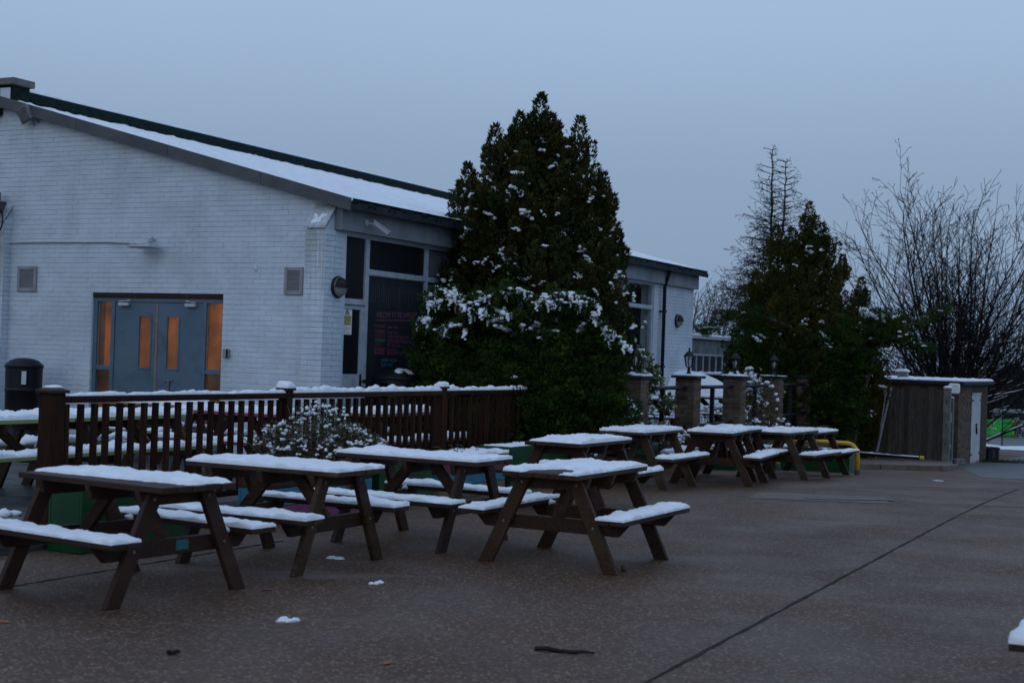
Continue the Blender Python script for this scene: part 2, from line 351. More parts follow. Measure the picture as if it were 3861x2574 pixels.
# ------------------------------------------------------------------ mesh helpers
class MB:
    def __init__(self):
        self.v = []; self.f = []

    def add(self, vs, fs):
        k = len(self.v); self.v += [tuple(p) for p in vs]; self.f += [tuple(i + k for i in q) for q in fs]
        return self

    def box(self, x0, x1, y0, y1, z0, z1):
        vs = [(x0, y0, z0), (x1, y0, z0), (x1, y1, z0), (x0, y1, z0), (x0, y0, z1), (x1, y0, z1), (x1, y1, z1), (x0, y1, z1)]
        return self.add(vs, [(0, 3, 2, 1), (4, 5, 6, 7), (0, 1, 5, 4), (1, 2, 6, 5), (2, 3, 7, 6), (3, 0, 4, 7)])

    def prism(self, poly, axis, a, b):
        """polygon (2D points, counter-clockwise seen from +axis) extruded along axis from a to b"""
        def P(p, w):
            if axis == 'x': return (w, p[0], p[1])
            if axis == 'y': return (p[0], w, p[1])
            return (p[0], p[1], w)
        n = len(poly)
        vs = [P(p, a) for p in poly] + [P(p, b) for p in poly]
        fs = [tuple(range(n))[::-1], tuple(range(n, 2 * n))] + [(i, (i + 1) % n, n + (i + 1) % n, n + i) for i in range(n)]
        if axis == 'y': fs = [q[::-1] for q in fs]
        return self.add(vs, fs)

    def beam(self, p, q, w, h, upv=(0, 0, 1)):
        p = Vector(p); q = Vector(q); d = (q - p).normalized(); u = Vector(upv)
        s = d.cross(u)
        if s.length < 1e-4: s = d.cross(Vector((0, 1, 0)))
        s.normalize(); u = s.cross(d)
        vs = []
        for c in (p, q):
            for a, b_ in ((-1, -1), (1, -1), (1, 1), (-1, 1)):
                vs.append(c + s * (a * w / 2) + u * (b_ * h / 2))
        return self.add(vs, [(0, 1, 2, 3), (7, 6, 5, 4), (0, 4, 5, 1), (1, 5, 6, 2), (2, 6, 7, 3), (3, 7, 4, 0)])

    def tube(self, pts, r, n=8, caps=True):
        pts = [Vector(p) for p in pts]; k0 = len(self.v)
        rr = r if isinstance(r, (list, tuple)) else [r] * len(pts)
        prev = None
        for i, p in enumerate(pts):
            d = (pts[min(i + 1, len(pts) - 1)] - pts[max(i - 1, 0)]).normalized()
            a = d.cross(Vector((0, 0, 1)))
            if a.length < .05: a = d.cross(Vector((0, 1, 0)))
            a.normalize()
            if prev is not None and a.dot(prev) < 0: a = -a
            prev = a
            b_ = a.cross(d)
            for j in range(n):
                an = 2 * math.pi * j / n
                self.v.append(tuple(p + a * (math.cos(an) * rr[i]) + b_ * (math.sin(an) * rr[i])))
        for i in range(len(pts) - 1):
            for j in range(n):
                self.f.append((k0 + i * n + j, k0 + i * n + (j + 1) % n, k0 + (i + 1) * n + (j + 1) % n, k0 + (i + 1) * n + j))
        if caps:
            self.f.append(tuple(k0 + j for j in range(n))[::-1])
            k1 = k0 + (len(pts) - 1) * n
            self.f.append(tuple(k1 + j for j in range(n)))
        return self

    def lathe(self, prof, n=24, c=(0, 0, 0), a0=0.0, a1=2 * math.pi):
        full = abs(a1 - a0 - 2 * math.pi) < 1e-6
        k0 = len(self.v); m = n if full else n + 1
        for (r, z) in prof:
            for j in range(m):
                an = a0 + (a1 - a0) * j / n
                self.v.append((c[0] + r * math.cos(an), c[1] + r * math.sin(an), c[2] + z))
        for i in range(len(prof) - 1):
            for j in range(n):
                j2 = (j + 1) % m
                self.f.append((k0 + i * m + j, k0 + i * m + j2, k0 + (i + 1) * m + j2, k0 + (i + 1) * m + j))
        return self

    def blob(self, c, rx, ry, rz, seed=0, amp=.25, n=8, m=6):
        k0 = len(self.v); rg = random.Random(seed)
        ph = [rg.uniform(0, 6.28) for _ in range(4)]
        self.v.append((c[0], c[1], c[2] + rz))
        for i in range(1, m):
            la = math.pi * i / m
            for j in range(n):
                lo = 2 * math.pi * j / n
                k = 1 + amp * (.5 * math.sin(3 * lo + ph[0] + 2 * la) + .5 * math.sin(2 * lo + ph[1]) * math.sin(3 * la + ph[2])) + rg.uniform(-.3, .3) * amp
                self.v.append((c[0] + rx * k * math.sin(la) * math.cos(lo), c[1] + ry * k * math.sin(la) * math.sin(lo), c[2] + rz * k * math.cos(la)))
        self.v.append((c[0], c[1], c[2] - rz)); last = len(self.v) - 1
        for j in range(n):
            self.f.append((k0, k0 + 1 + j, k0 + 1 + (j + 1) % n))
            b = k0 + 1 + (m - 2) * n
            self.f.append((last, b + (j + 1) % n, b + j))
        for i in range(m - 2):
            for j in range(n):
                a = k0 + 1 + i * n
                self.f.append((a + j, a + n + j, a + n + (j + 1) % n, a + (j + 1) % n))
        return self


def mesh_of(name, mb, smooth=False):
    me = bpy.data.meshes.new(name)
    me.from_pydata([tuple(p) for p in mb.v], [], mb.f); me.update()
    if smooth: me.polygons.foreach_set('use_smooth', [True] * len(me.polygons))
    return me


def mesh_np(name, V, F, smooth=False):
    """V (n,3), F (m,k) arrays"""
    me = bpy.data.meshes.new(name)
    V = np.asarray(V, dtype=np.float32); F = np.asarray(F, dtype=np.int32); k = F.shape[1]
    me.vertices.add(len(V)); me.vertices.foreach_set('co', V.ravel())
    me.loops.add(F.size); me.loops.foreach_set('vertex_index', F.ravel())
    me.polygons.add(len(F)); me.polygons.foreach_set('loop_start', np.arange(0, F.size, k, dtype=np.int32))
    me.polygons.foreach_set('loop_total', np.full(len(F), k, dtype=np.int32))
    if smooth: me.polygons.foreach_set('use_smooth', np.ones(len(F), dtype=bool))
    me.update(calc_edges=True); me.validate()
    return me


def obj(name, me, mat=None, parent=None, loc=None, rz=None, bevel=0.0, smooth=False):
    if isinstance(me, MB): me = mesh_of(name, me, smooth)
    if mat is not None and not me.materials: me.materials.append(M[mat] if isinstance(mat, str) else mat)
    o = bpy.data.objects.new(name, me); COL.objects.link(o)
    if parent is not None: o.parent = parent
    if loc is not None: o.location = loc
    if rz is not None: o.rotation_euler = (0, 0, rz)
    if bevel:
        bv = o.modifiers.new('bevel', 'BEVEL'); bv.width = bevel; bv.segments = 1; bv.limit_method = 'ANGLE'
    return o


def thing(name, label, cat, loc=(0, 0, 0), rz=0.0, group=None):
    o = bpy.data.objects.new(name, None); COL.objects.link(o)
    o.empty_display_size = .2
    o.location = loc; o.rotation_euler = (0, 0, rz)
    return tag(o, label, cat, group)


def tag(o, label, cat, group=None):
    o['label'] = label; o['category'] = cat
    if group: o['group'] = group
    return o


def struct(o):
    o['kind'] = 'structure'; return o


def stuff(o):
    o['kind'] = 'stuff'; return o


def fbm(x, y, s, k):
    return mnoise.noise((x * s, y * s, k)) + .5 * mnoise.noise((x * s * 2.1, y * s * 2.1, k + 9)) + .25 * mnoise.noise((x * s * 4.3, y * s * 4.3, k + 17))


def snow_mesh(name, x0, x1, y0, y1, thick, seed, step=.024, cut=None, rag=.027, lumps=4, z=0.0, slope=None):
    """a layer of settled snow over a rectangle: rounded ragged edge, uneven top, bare where cut() says so"""
    nx = max(2, int(round((x1 - x0) / step))); ny = max(2, int(round((y1 - y0) / step)))
    rg = random.Random(seed); k = seed * 3.7 + .5
    L = [(rg.uniform(x0, x1), rg.uniform(y0, y1), rg.uniform(.03, .09), rg.uniform(.3, 1.0)) for _ in range(lumps)]
    H = np.zeros((nx + 3, ny + 3)); V = []
    for i in range(-1, nx + 2):
        for j in range(-1, ny + 2):
            skirt = i < 0 or j < 0 or i > nx or j > ny          # vertical rim closing the layer at its edge
            x = x0 + (x1 - x0) * min(max(i, 0), nx) / nx; y = y0 + (y1 - y0) * min(max(j, 0), ny) / ny
            if skirt:
                V.append((x, y, z - .003 + (slope(x, y) if slope else 0))); continue
            d = min(x - x0, x1 - x, y - y0, y1 - y) + .004
            f1 = fbm(x, y, 9, k)
            d2 = d - .002 + rag * (f1 + .42)
            if cut: d2 = min(d2, cut(x, y) + .03 * f1)
            e = min(1.0, max(0.0, d2 / .042)); e = math.sqrt(e * (2 - e)) if e > 0 else 0.0
            h = thick * (.8 + .45 * fbm(x, y, 4, k + 40) + .30 * f1 + .22 * mnoise.noise((x * 38, y * 38, k)))
            for (lx, ly, lr, lh) in L:
                q = ((x - lx) ** 2 + (y - ly) ** 2) / (lr * lr)
                if q < 6: h += thick * .55 * lh * math.exp(-q)
            h = max(h, thick * .25) * e
            H[i + 1, j + 1] = h
            V.append((x, y, z + h - (.003 if h < .001 else 0) + (slope(x, y) if slope else 0)))
    F = []
    for i in range(nx + 2):
        for j in range(ny + 2):
            if max(H[i, j], H[i + 1, j], H[i, j + 1], H[i + 1, j + 1]) > .0015:
                a = i * (ny + 3) + j
                F.append((a, a + ny + 3, a + ny + 4, a + 1))
    me = bpy.data.meshes.new(name); me.from_pydata(V, [], F); me.update()
    # drop loose verts
    used = sorted({i for q in F for i in q}); mp = {o: n for n, o in enumerate(used)}
    bpy.data.meshes.remove(me)
    me = bpy.data.meshes.new(name)
    me.from_pydata([V[i] for i in used], [], [tuple(mp[i] for i in q) for q in F]); me.update()
    me.polygons.foreach_set('use_smooth', [True] * len(me.polygons))
    me.materials.append(M['snow'])
    return me


def text_mesh(name, body, size, extrude=0.001, shear=0.0, align='LEFT', spacing=1.0):
    cu = bpy.data.curves.new(name, 'FONT'); cu.body = body; cu.size = size; cu.extrude = extrude; cu.shear = shear
    cu.align_x = align; cu.resolution_u = 2; cu.space_character = spacing
    o = bpy.data.objects.new(name, cu); COL.objects.link(o)
    dg = bpy.context.evaluated_depsgraph_get()
    me = bpy.data.meshes.new_from_object(o.evaluated_get(dg))
    bpy.data.objects.remove(o); bpy.data.curves.remove(cu)
    me.materials.clear()
    return me


# ================================================================== SETTING
# ground: one sheet to the horizon, dropping gently away to the back right
ys = list(np.arange(-40, 15, 5)) + list(np.arange(15, 40, .5)) + list(np.arange(40, 110, 5)) + [130, 180, 260, 400, 700, 1200, 2500]
xs = [-2500, -600, -120, -40, -15, 0, 8, 16, 40, 120, 600, 2500]
V = [(x, y, zg(y)) for y in ys for x in xs]; nx = len(xs)
F = [(j * nx + i, j * nx + i + 1, (j + 1) * nx + i + 1, (j + 1) * nx + i) for j in range(len(ys) - 1) for i in range(nx - 1)]
gm = bpy.data.meshes.new('ground'); gm.from_pydata(V, [], F); gm.update()
gm.polygons.foreach_set('use_smooth', [True] * len(gm.polygons))
ground = struct(obj('ground', gm, 'ground'))


def strip_on_ground(p, q, wd, dz, n=40, jit=.0, seed=1):
    p = Vector(p); q = Vector(q); d = (q - p); s = Vector((-d.y, d.x)).normalized(); rg = random.Random(seed)
    vs = []; fs = []
    for i in range(n + 1):
        c = p + d * (i / n); ww = wd * (1 + rg.uniform(-jit, jit)); o_ = rg.uniform(-jit, jit) * wd * .4
        for sg in (-1, 1):
            a = c + s * (sg * ww / 2 + o_); vs.append((a.x, a.y, zg(a.y) + dz))
        if i: fs.append((2 * i - 2, 2 * i - 1, 2 * i + 1, 2 * i))
    mb = MB(); mb.add(vs, fs); return mb


M['joint'] = mk('dark_joint_filler', (.020, .016, .014), (.040, .030, .024), 5, .9, coord='World', spec=.15)
# slab joints run parallel to the hall
for nm, (a, b), wd in (('slab_joint', ((.55, 6.9), (7.6, 21.2)), .024), ('slab_joint', ((-5.6, 5.0), (-1.9, 12.2)), .025), ('slab_joint', ((5.8, 17.6), (8.6, 17.25)), .03),
                   ('slab_joint', ((6.4, 19.6), (9.9, 19.2)), .02)):
    struct(obj(nm, strip_on_ground(a, b, wd, .004, 90, .5, int(wd * 1000)), 'joint'))
# darker tarmac road beyond the slabs
mb = MB(); vs = []; fs = []
for i, y in enumerate(np.arange(25.8, 60, .6)):
    vs += [(8.6 + (y - 25.8) * .26 if y < 36 else 11.3 + (y - 36) * .5, y, zg(y) + .005), (60, y, zg(y) + .005)]
    if i: fs.append((2 * i - 2, 2 * i - 1, 2 * i + 1, 2 * i))
mb.add(vs, fs); struct(obj('road', mb, 'tarmac'))
# repaired patch and manhole
mb = MB(); mb.add([(3.0, 17.6, zg(17.6) + .005), (4.7, 17.45, zg(17.45) + .005), (4.9, 18.5, zg(18.5) + .005), (3.3, 18.7, zg(18.7) + .005)], [(0, 1, 2, 3)])
M['patch'] = mk('repair_patch', (.075, .045, .028), (.12, .075, .05), 5, .6, coord='World', bump=.3)
struct(obj('patch', mb, 'patch'))
mb = MB()
for k in range(4):
    a = .15 + k * .12
    mb.add([(3.45 + a * 2, 17.75 + .05 * k, zg(17.8) + .011), (3.75 + a * 2.2, 17.72 + .05 * k, zg(17.8) + .011), (3.78 + a * 2.2, 17.9 + .05 * k, zg(17.9) + .011), (3.42 + a * 2, 17.92 + .05 * k, zg(17.9) + .011)], [(0, 1, 2, 3)])
struct(obj('patch', mb, 'tarmac'))

# raised pavement in front of the store shed
mb = MB()
pv = [(6.3, 28.9), (8.9, 29.5), (9.75, 31.2), (11.2, 36.0), (5.8, 37.5)]
vs = []
for k, (x, y) in enumerate(pv): vs.append((x, y, zg(y) + .11))
for k, (x, y) in enumerate(pv): vs.append((x, y, zg(y) - .1))
mb.add(vs, [(0, 1, 2, 3, 4), (0, 5, 6, 1), (1, 6, 7, 2), (2, 7, 8, 3), (3, 8, 9, 4), (4, 9, 5, 0)])
M['pavement'] = mk('brown_pavement', (.085, .06, .045), (.14, .10, .075), 6, .6, bump=.4, bscale=60, coord='World')
pav = struct(obj('pavement', mb, 'pavement'))
for a, b_ in ((pv[0], pv[1]), (pv[1], pv[2])):
    d = Vector((b_[0] - a[0], b_[1] - a[1])); n_ = max(1, int(d.length / .9))
    for i in range(n_):
        p = Vector(a) + d * (i / n_); q = Vector(a) + d * ((i + .985) / n_)
        o_ = Vector((d.y, -d.x)).normalized() * .06
        k = MB().beam((p.x + o_.x, p.y + o_.y, zg(p.y) + .035), (q.x + o_.x, q.y + o_.y, zg(q.y) + .035), .12, .17)
        obj('kerb_stone', k, 'pavement', pav, bevel=.012)

# terrace behind the pillars, beside the hall
mb = MB().box(1.6, 24, -2.55, .3, -1.6, .18)
terrace = struct(obj('terrace', mb, 'concrete', loc=C0, rz=RZ))

# ------------------------------------------------------------------ decking in front of the gable
deck = struct(thing('decking', '', '', C0, RZ)); del deck['label']; del deck['category']
dm = mesh_of('deck_board', MB().box(-.058, .058, 0, 1, -.028, 0)); dm.materials.append(M['deck'])
t = -10.6
while t < 1.5:
    s1 = 7.5 if t < -.1 else -.02
    b = obj('deck_board', dm, None, deck, loc=(t, -2.74, .12 + rnd.uniform(-.001, .001))); b.scale = (1, s1 + 2.74, 1)
    t += .122
mb = MB().box(-10.7, 1.6, -2.80, -2.76, -.2, .115); obj('deck_edge', mb, 'deck', deck, bevel=.004)
obj('deck_joists', MB().box(-10.6, 1.5, -2.7, -2.5, -.2, .085).box(-10.6, -10.5, -2.7, 7, -.2, .085).box(-5, -4.9, -2.7, 7, -.2, .085), 'deck', deck)

# ================================================================== HALL (white brick building)
hall = thing('hall_building', 'long white painted brick hall with snowy sloping roof and grey fascia', 'building', C0, RZ)
L_H, SLOPE = 14.76, .262
BR_L, BR_H = .225, .075


def roofz(s): return 3.80 + SLOPE * s


unit_brick = {}


def brick_mesh(depth, mat, bed=.006, head=.004, h=BR_H):
    key = (depth, mat, bed, head, h)
    if key not in unit_brick:
        # local x: 0..1 (scaled to length), y: 0..depth (0 = outer face), z: 0..h-bed; outer face slightly pillowed
        e = .0035
        mb = MB()
        vs = [(.0, e, 0), (1, e, 0), (1, depth, 0), (0, depth, 0), (0, e, h - bed), (1, e, h - bed), (1, depth, h - bed), (0, depth, h - bed),
              (0, 0, .005), (1, 0, .005), (1, 0, h - bed - .005), (0, 0, h - bed - .005)]
        fs = [(0, 3, 2, 1), (4, 5, 6, 7), (1, 2, 6, 5), (2, 3, 7, 6), (3, 0, 4, 7), (8, 9, 10, 11), (0, 1, 9, 8), (1, 5, 10, 9), (5, 4, 11, 10), (4, 0, 8, 11)]
        mb.add(vs, fs)
        me = mesh_of('brick', mb); me.materials.append(M[mat]); unit_brick[key] = me
    return unit_brick[key]


def courses(u0, u1, z0, z1, holes=(), top=None, head=.003, h=BR_H, l=BR_L, off0=0.0):
    """cells of a stretcher bond wall; holes: (u0,u1,z0,z1); top(u): wall top height"""
    cells = []; n = int(round((z1 - z0) / h))
    for r in range(n):
        a = z0 + r * h; b = a + h
        iv = [(u0, u1)]
        if top:
            us = np.linspace(u0, u1, 400); ok = [u for u in us if top(u) >= b - .004]
            if not ok: continue
            iv = [(min(ok), max(ok))]
        for (h0, h1, hz0, hz1) in holes:
            if a < hz1 - .02 and b > hz0 + .02:
                new = []
                for (p, q) in iv:
                    if h1 <= p or h0 >= q: new.append((p, q)); continue
                    if h0 > p: new.append((p, h0))
                    if h1 < q: new.append((h1, q))
                iv = new
        for (p, q) in iv:
            off = (r % 2) * l / 2 + off0
            k = math.floor((p - u0 - off) / l)
            x = u0 + off + k * l
            while x < q - .01:
                c0 = max(x, p); c1 = min(x + l, q)
                if c1 - c0 > .03: cells.append((c0 + head / 2, c1 - head / 2, a))
                x += l
    return cells


def lay_bricks(parent, cells, org, ang, depth, mat, near=None, limit=300, head=.004, h=BR_H, jit=.0015, seed=3):
    """cells on a vertical face: origin org, direction ang (local); `near`: fn(u,z)->distance to rank the singles"""
    me = brick_mesh(depth, mat, head=head, h=h)
    rg = random.Random(seed)
    if near: cells = sorted(cells, key=lambda c: near(.5 * (c[0] + c[1]), c[2]))
    ca, sa = math.cos(ang), math.sin(ang)
    nx_, ny_ = -sa, ca                                  # inward
    for c in cells[:limit]:
        d = rg.uniform(-jit, jit)
        o = bpy.data.objects.new('brick', me); COL.objects.link(o); o.parent = parent
        o.location = (org[0] + ca * c[0] + nx_ * d, org[1] + sa * c[0] + ny_ * d, c[2] + rg.uniform(-.0008, .0008))
        o.rotation_euler = (0, 0, ang + rg.uniform(-.002, .002)); o.scale = (c[1] - c[0], 1, 1)
    rest = cells[limit:]
    if rest:
        bv = np.array([v.co[:] for v in me.vertices]); mb = MB()
        fs = [tuple(p.vertices) for p in me.polygons]
        for c in rest:
            d = rg.uniform(-jit, jit); zz = c[2] + rg.uniform(-.0008, .0008)
            u = c[0] + bv[:, 0] * (c[1] - c[0])
            yv = bv[:, 1] + d
            mb.add(np.stack([org[0] + ca * u + nx_ * yv, org[1] + sa * u + ny_ * yv, zz + bv[:, 2]], 1), fs)
        stuff(obj('brickwork', mb, mat, parent))


# --- gable wall (plane t = 0, faces -t). brick direction: along +s seen from outside the inward normal must be +t:
# direction ang with inward (-sin, cos) = (+1, 0)  ->  ang = -90deg : runs along -s ; use u = -s
DOOR = (1.91, 4.40, .12, 2.41)
gw = MB()
gt = .02


def quad_wall(mb, s0, s1, zb0, zt):
    mb.prism([(s0, zb0), (s1, zb0), (s1, zt(s1)), (s0, zt(s0))], 'x', .0075, .30)


wtop = lambda s: roofz(s) - .10
quad_wall(gw, .014, DOOR[0], -.6, wtop)
quad_wall(gw, DOOR[1], 6.3, -.6, wtop)
quad_wall(gw, DOOR[0], DOOR[1], DOOR[3], wtop)
gw.prism([(6.3, -.6), (12, -.6), (12, 3.6), (6.75, 5.28), (6.3, wtop(6.3))], 'x', .0076, .30)
gable = obj('gable_wall', gw, 'white_mortar', hall)
cells = courses(-11.95, -.0, -.15, 5.55, holes=((-DOOR[1], -DOOR[0], 0, DOOR[3] - .01),), top=lambda u: min(wtop(-u) + .01, 99 if u > -6.3 else 5.25 - .29 * (-u - 6.3)))
lay_bricks(gable, cells, (0, 0), -math.pi / 2, .09, 'white_brick', near=lambda u, z: abs(u) + .15 * abs(z - 2))

# --- facade (plane s = 0, faces -s): direction +t has inward (+s)
fw_ = MB()
fw_.box(.012, .22, .012, .3, -.6, 3.31).box(12.25, L_H, .012, .3, -1.2, 3.31).box(.22, 12.25, .012, .3, 3.29, 3.7).box(.012, L_H, .02, .3, 3.3, 3.74)
fw_.box(.22, 12.25, .03, .3, -1.2, .12)
facade = obj('facade_wall', fw_, 'white_mortar', hall)
lay_bricks(facade, courses(12.25, L_H, -.525, 3.30), (0, 0), 0, .09, 'white_brick', near=lambda u, z: -z, limit=250)
lay_bricks(facade, courses(0, .22, -.15, 3.30), (0, 0), 0, .09, 'white_brick', limit=50)
lay_bricks(facade, courses(.22, 12.25, -.53, .11), (0, .03), 0, .09, 'white_brick', limit=0)
# far end, back and inner linings so nothing is hollow from the side
sh = MB()
sh.prism([(0.3, -1.5), (12, -1.5), (12, 3.6), (6.3, wtop(6.3)), (.3, wtop(.3))], 'x', L_H - .3, L_H)
sh.box(.3, L_H - .3, 11.7, 12, -1.5, 3.5)
obj('end_wall', sh, 'white_mortar', hall)
obj('hall_floor', MB().box(.31, L_H - .31, .31, 11.6, .02, .1), 'interior', hall)
obj('partition', MB().box(.32, L_H - .32, 3.6, 3.7, .1, 3.5).box(9.7, 9.8, .32, 3.6, .1, 3.5).box(.9, .98, .32, 3.6, .1, 3.5), 'interior', hall)
obj('ceiling_lining', MB().box(.31, L_H - .31, .31, 3.6, 3.5, 3.56), 'interior', hall)


# --- buttresses on the gable
def buttress(s0, s1, proj, ztop, zslope):
    b = MB()
    b.prism([(-proj + .012, -.6), (.02, -.6), (.02, ztop - .02), (-proj + .012, zslope - .02)], 'y', s0 + .012, s1 - .012)
    bo = obj('buttress', b, 'white_mortar', hall)
    lay_bricks(bo, courses(-s1, -s0, -.15, zslope + .01), (-proj, 0), -math.pi / 2, .09, 'streaked_brick', limit=120)
    # side facing +... the courtyard (s = s0), front edge to the wall
    lay_bricks(bo, courses(-proj, 0, -.15, zslope + .01), (0, s0), 0, .09, 'white_brick', limit=120)
    lay_bricks(bo, courses(0, proj, -.15, zslope + .01), (0, s1), math.pi, .09, 'white_brick', limit=120)
    c = MB()
    d = Vector((proj, 0, ztop - zslope)).normalized()
    c.prism([(-proj - .03, zslope - .01), (.0, ztop + .015), (.0, ztop + .055), (-proj - .03, zslope + .03)], 'y', s0 - .012, s1 + .012)
    cp = obj('coping', c, 'streaked_brick', bo, bevel=.004)
    sl = (ztop - zslope) / proj
    me = snow_mesh('snow_cover', -proj + .0, -.12, s0 + .04, s1 - .05, .018, 77, .02, rag=.03, slope=lambda x, y: (x + proj) * sl + zslope + .043)
    obj('snow_cover', me, None, bo)


buttress(.0, .338, .25, 3.62, 3.32)
buttress(6.13, 6.75, .15, 3.72, 3.5)

# --- roof
rf = MB()
rf.prism([(-.30, roofz(-.30) - .13), (6.25, roofz(6.25) - .13), (6.25, roofz(6.25) - .035), (-.30, roofz(-.30) - .035)], 'x', -.10, L_H + .12)
roof = obj('roof', rf, 'roof_felt', hall)
obj('far_roof', MB().prism([(6.42, 5.2), (12.3, 3.5), (12.3, 3.62), (6.42, 5.35)], 'x', -.1, L_H + .12), 'roof_felt', hall)
slr = lambda x, y: roofz(y) - .035
me = snow_mesh('roof_snow', -.03, L_H + .10, -.24, 6.2, .055, 5, .10, rag=.05, lumps=40, slope=slr)
obj('roof_snow', me, None, roof)
# mossy eaves strip showing under the snow edge
rg = random.Random(5); mo = MB()
for i in range(240):
    x = rg.uniform(-.05, L_H + .05); mo.blob((x, rg.uniform(-.31, -.22), roofz(-.28) - .03 + rg.uniform(-.035, .01)), rg.uniform(.02, .07), .03, rg.uniform(.012, .028), i, .3, 6, 4)
stuff(obj('moss', mo, 'dark_green', roof))
for i in range(14):
    pass
# barge boards on the gable verge, four lengths with joints
for a, b_ in ((-.30, 1.2), (1.206, 2.9), (2.906, 4.7), (4.706, 6.5)):
    bb = MB().prism([(a, roofz(a) - .16), (b_, roofz(b_) - .16), (b_, roofz(b_) + .015), (a, roofz(a) + .015)], 'x', -.16, -.09)
    obj('barge_board', bb, 'dark_grey', hall, bevel=.003)
# fascia, soffit, gutter, brackets, downpipe
for a, b_ in ((0.0, 2.6), (2.605, 6.1), (6.105, 9.6), (9.605, 12.9), (12.905, L_H + .02)):
    obj('fascia', MB().box(a, b_, -.11, -.005, 3.31, 3.68), 'fascia', hall, bevel=.003)
obj('fascia_end', MB().box(-.02, -.004, -.115, .03, 3.31, 3.72), 'fascia', hall)
g = MB(); n = 8
for k, (r1, sg) in enumerate(((.065, 1), (.055, -1))):
    pass
prof = [(.062 * math.cos(a), .062 * math.sin(a)) for a in np.linspace(math.pi, 2 * math.pi, 9)]
prof2 = [(.052 * math.cos(a), .052 * math.sin(a)) for a in np.linspace(2 * math.pi, math.pi, 9)]
poly = [(-.20 + p[0], 3.745 + p[1]) for p in prof + prof2]
obj('gutter', MB().prism(poly, 'x', .02, L_H + .18), 'black_plastic', hall)
for tt in np.arange(.6, L_H, .95):
    obj('gutter_bracket', MB().tube([(tt, -.2 + .066 * math.cos(a), 3.745 + .066 * math.sin(a)) for a in np.linspace(math.pi, 2 * math.pi, 7)], .012, 5), 'black_plastic', hall)
pd = obj('downpipe', MB().tube([(12.63, -.2, 3.70), (12.63, -.2, 3.62), (12.63, -.09, 3.25), (12.63, -.085, -.5)], .04, 10), 'black_plastic', hall, smooth=True)
for zz in (2.72, 1.52, .4):
    obj('pipe_clip', MB().box(12.56, 12.70, -.13, -.004, zz - .02, zz + .02), 'black_plastic', pd)
# ridge upstand with snow coping and end piers
upst = obj('ridge_upstand', MB().box(.28, L_H - .1, 6.2, 6.42, 5.1, 5.615), 'dark_green', hall)
me = snow_mesh('snow_cover', .28, L_H - .1, 6.195, 6.425, .045, 9, .03, rag=.002, z=5.616); obj('snow_cover', me, None, upst)
for a, b_ in ((-.06, .28), (L_H - .1, L_H + .2)):
    pr = obj('ridge_pier', MB().box(a, b_, 6.14, 6.47, 5.36, 5.66), 'dark_green', hall)
    obj('pier_cap', MB().box(a - .06, b_ + .06, 6.08, 6.53, 5.66, 5.77), M['concrete'], pr, bevel=.01)
obj('pier_flank', MB().box(-.066, -.062, 6.2, 6.42, 5.3, 5.62), 'white_brick', hall)

# --- windows and door along the facade
zf0, zf1 = .12, 3.30


def frame(t0, t1, z0, z1, wd=.06, dep=.09, mat='white_paint', name='window_frame', parent=None):
    b = MB()
    b.box(t0, t0 + wd, .03, .03 + dep, z0, z1).box(t1 - wd, t1, .03, .03 + dep, z0, z1)
    b.box(t0 + wd, t1 - wd, .032, .028 + dep, z1 - wd, z1).box(t0 + wd, t1 - wd, .032, .028 + dep, z0, z0 + wd)
    return obj(name, b, mat, parent or hall, bevel=.004)


bays = [(.22, .89), (.895, 2.58), (2.585, 4.15), (4.155, 5.74), (5.745, 7.33), (7.335, 8.92), (8.925, 10.57), (10.575, 12.25)]
for i, (a, b_) in enumerate(bays):
    tr = 2.78 if i else 2.335
    up_f = frame(a, b_, tr + .001, zf1, .045); lo_f = frame(a, b_, zf0, tr, .045)
    obj('transom', MB().box(a + .02, b_ - .02, .018, .05, tr - .035, tr + .045), 'white_paint', hall, bevel=.004)
    if i in (0, 1):
        obj('pane', MB().box(a + .045, b_ - .045, .065, .08, tr + .06, zf1 - .06), 'dark_panel', up_f)
    elif i == 2:
        obj('pane', MB().box(a + .045, b_ - .045, .065, .08, tr + .06, zf1 - .06), 'grey_panel', up_f)
        obj('pane', MB().box(a + .045, b_ - .045, .065, .08, zf0 + .06, tr - .06), 'grey_panel', lo_f)
    else:
        obj('pane', MB().add([(a + .045, .073, tr + .04), (b_ - .045, .073, tr + .04), (b_ - .045, .073, zf1 - .04), (a + .045, .073, zf1 - .04)], [(0, 1, 2, 3)]), 'glass', up_f)
        obj('pane', MB().add([(a + .045, .073, zf0 + .04), (b_ - .045, .073, zf0 + .04), (b_ - .045, .073, tr - .04), (a + .045, .073, tr - .04)], [(0, 1, 2, 3)]), 'glass', lo_f)
# side door in the first bay: dark glass over a white lower panel
dl = obj('side_door', MB().box(.266, .30, .045, .10, .18, 2.285).box(.775, .844, .045, .10, .18, 2.29).box(.30, .775, .047, .098, 2.23, 2.285).box(.30, .775, .047, .098, .18, 1.31), 'white_paint', hall, bevel=.003)
obj('pane', MB().box(.30, .775, .07, .08, 1.31, 2.23), 'dark_panel', dl)
hd = MB().box(.785, .812, .028, .045, 1.11, 1.31)
hd.tube([(.80, .04, 1.21), (.80, -.02, 1.21)], .012, 8).lathe([(0, -.03), (.02, -.026), (.03, 0), (.02, .026), (0, .03)], 10, (.80, -.035, 1.21))
obj('door_knob', hd, 'black_metal', dl)
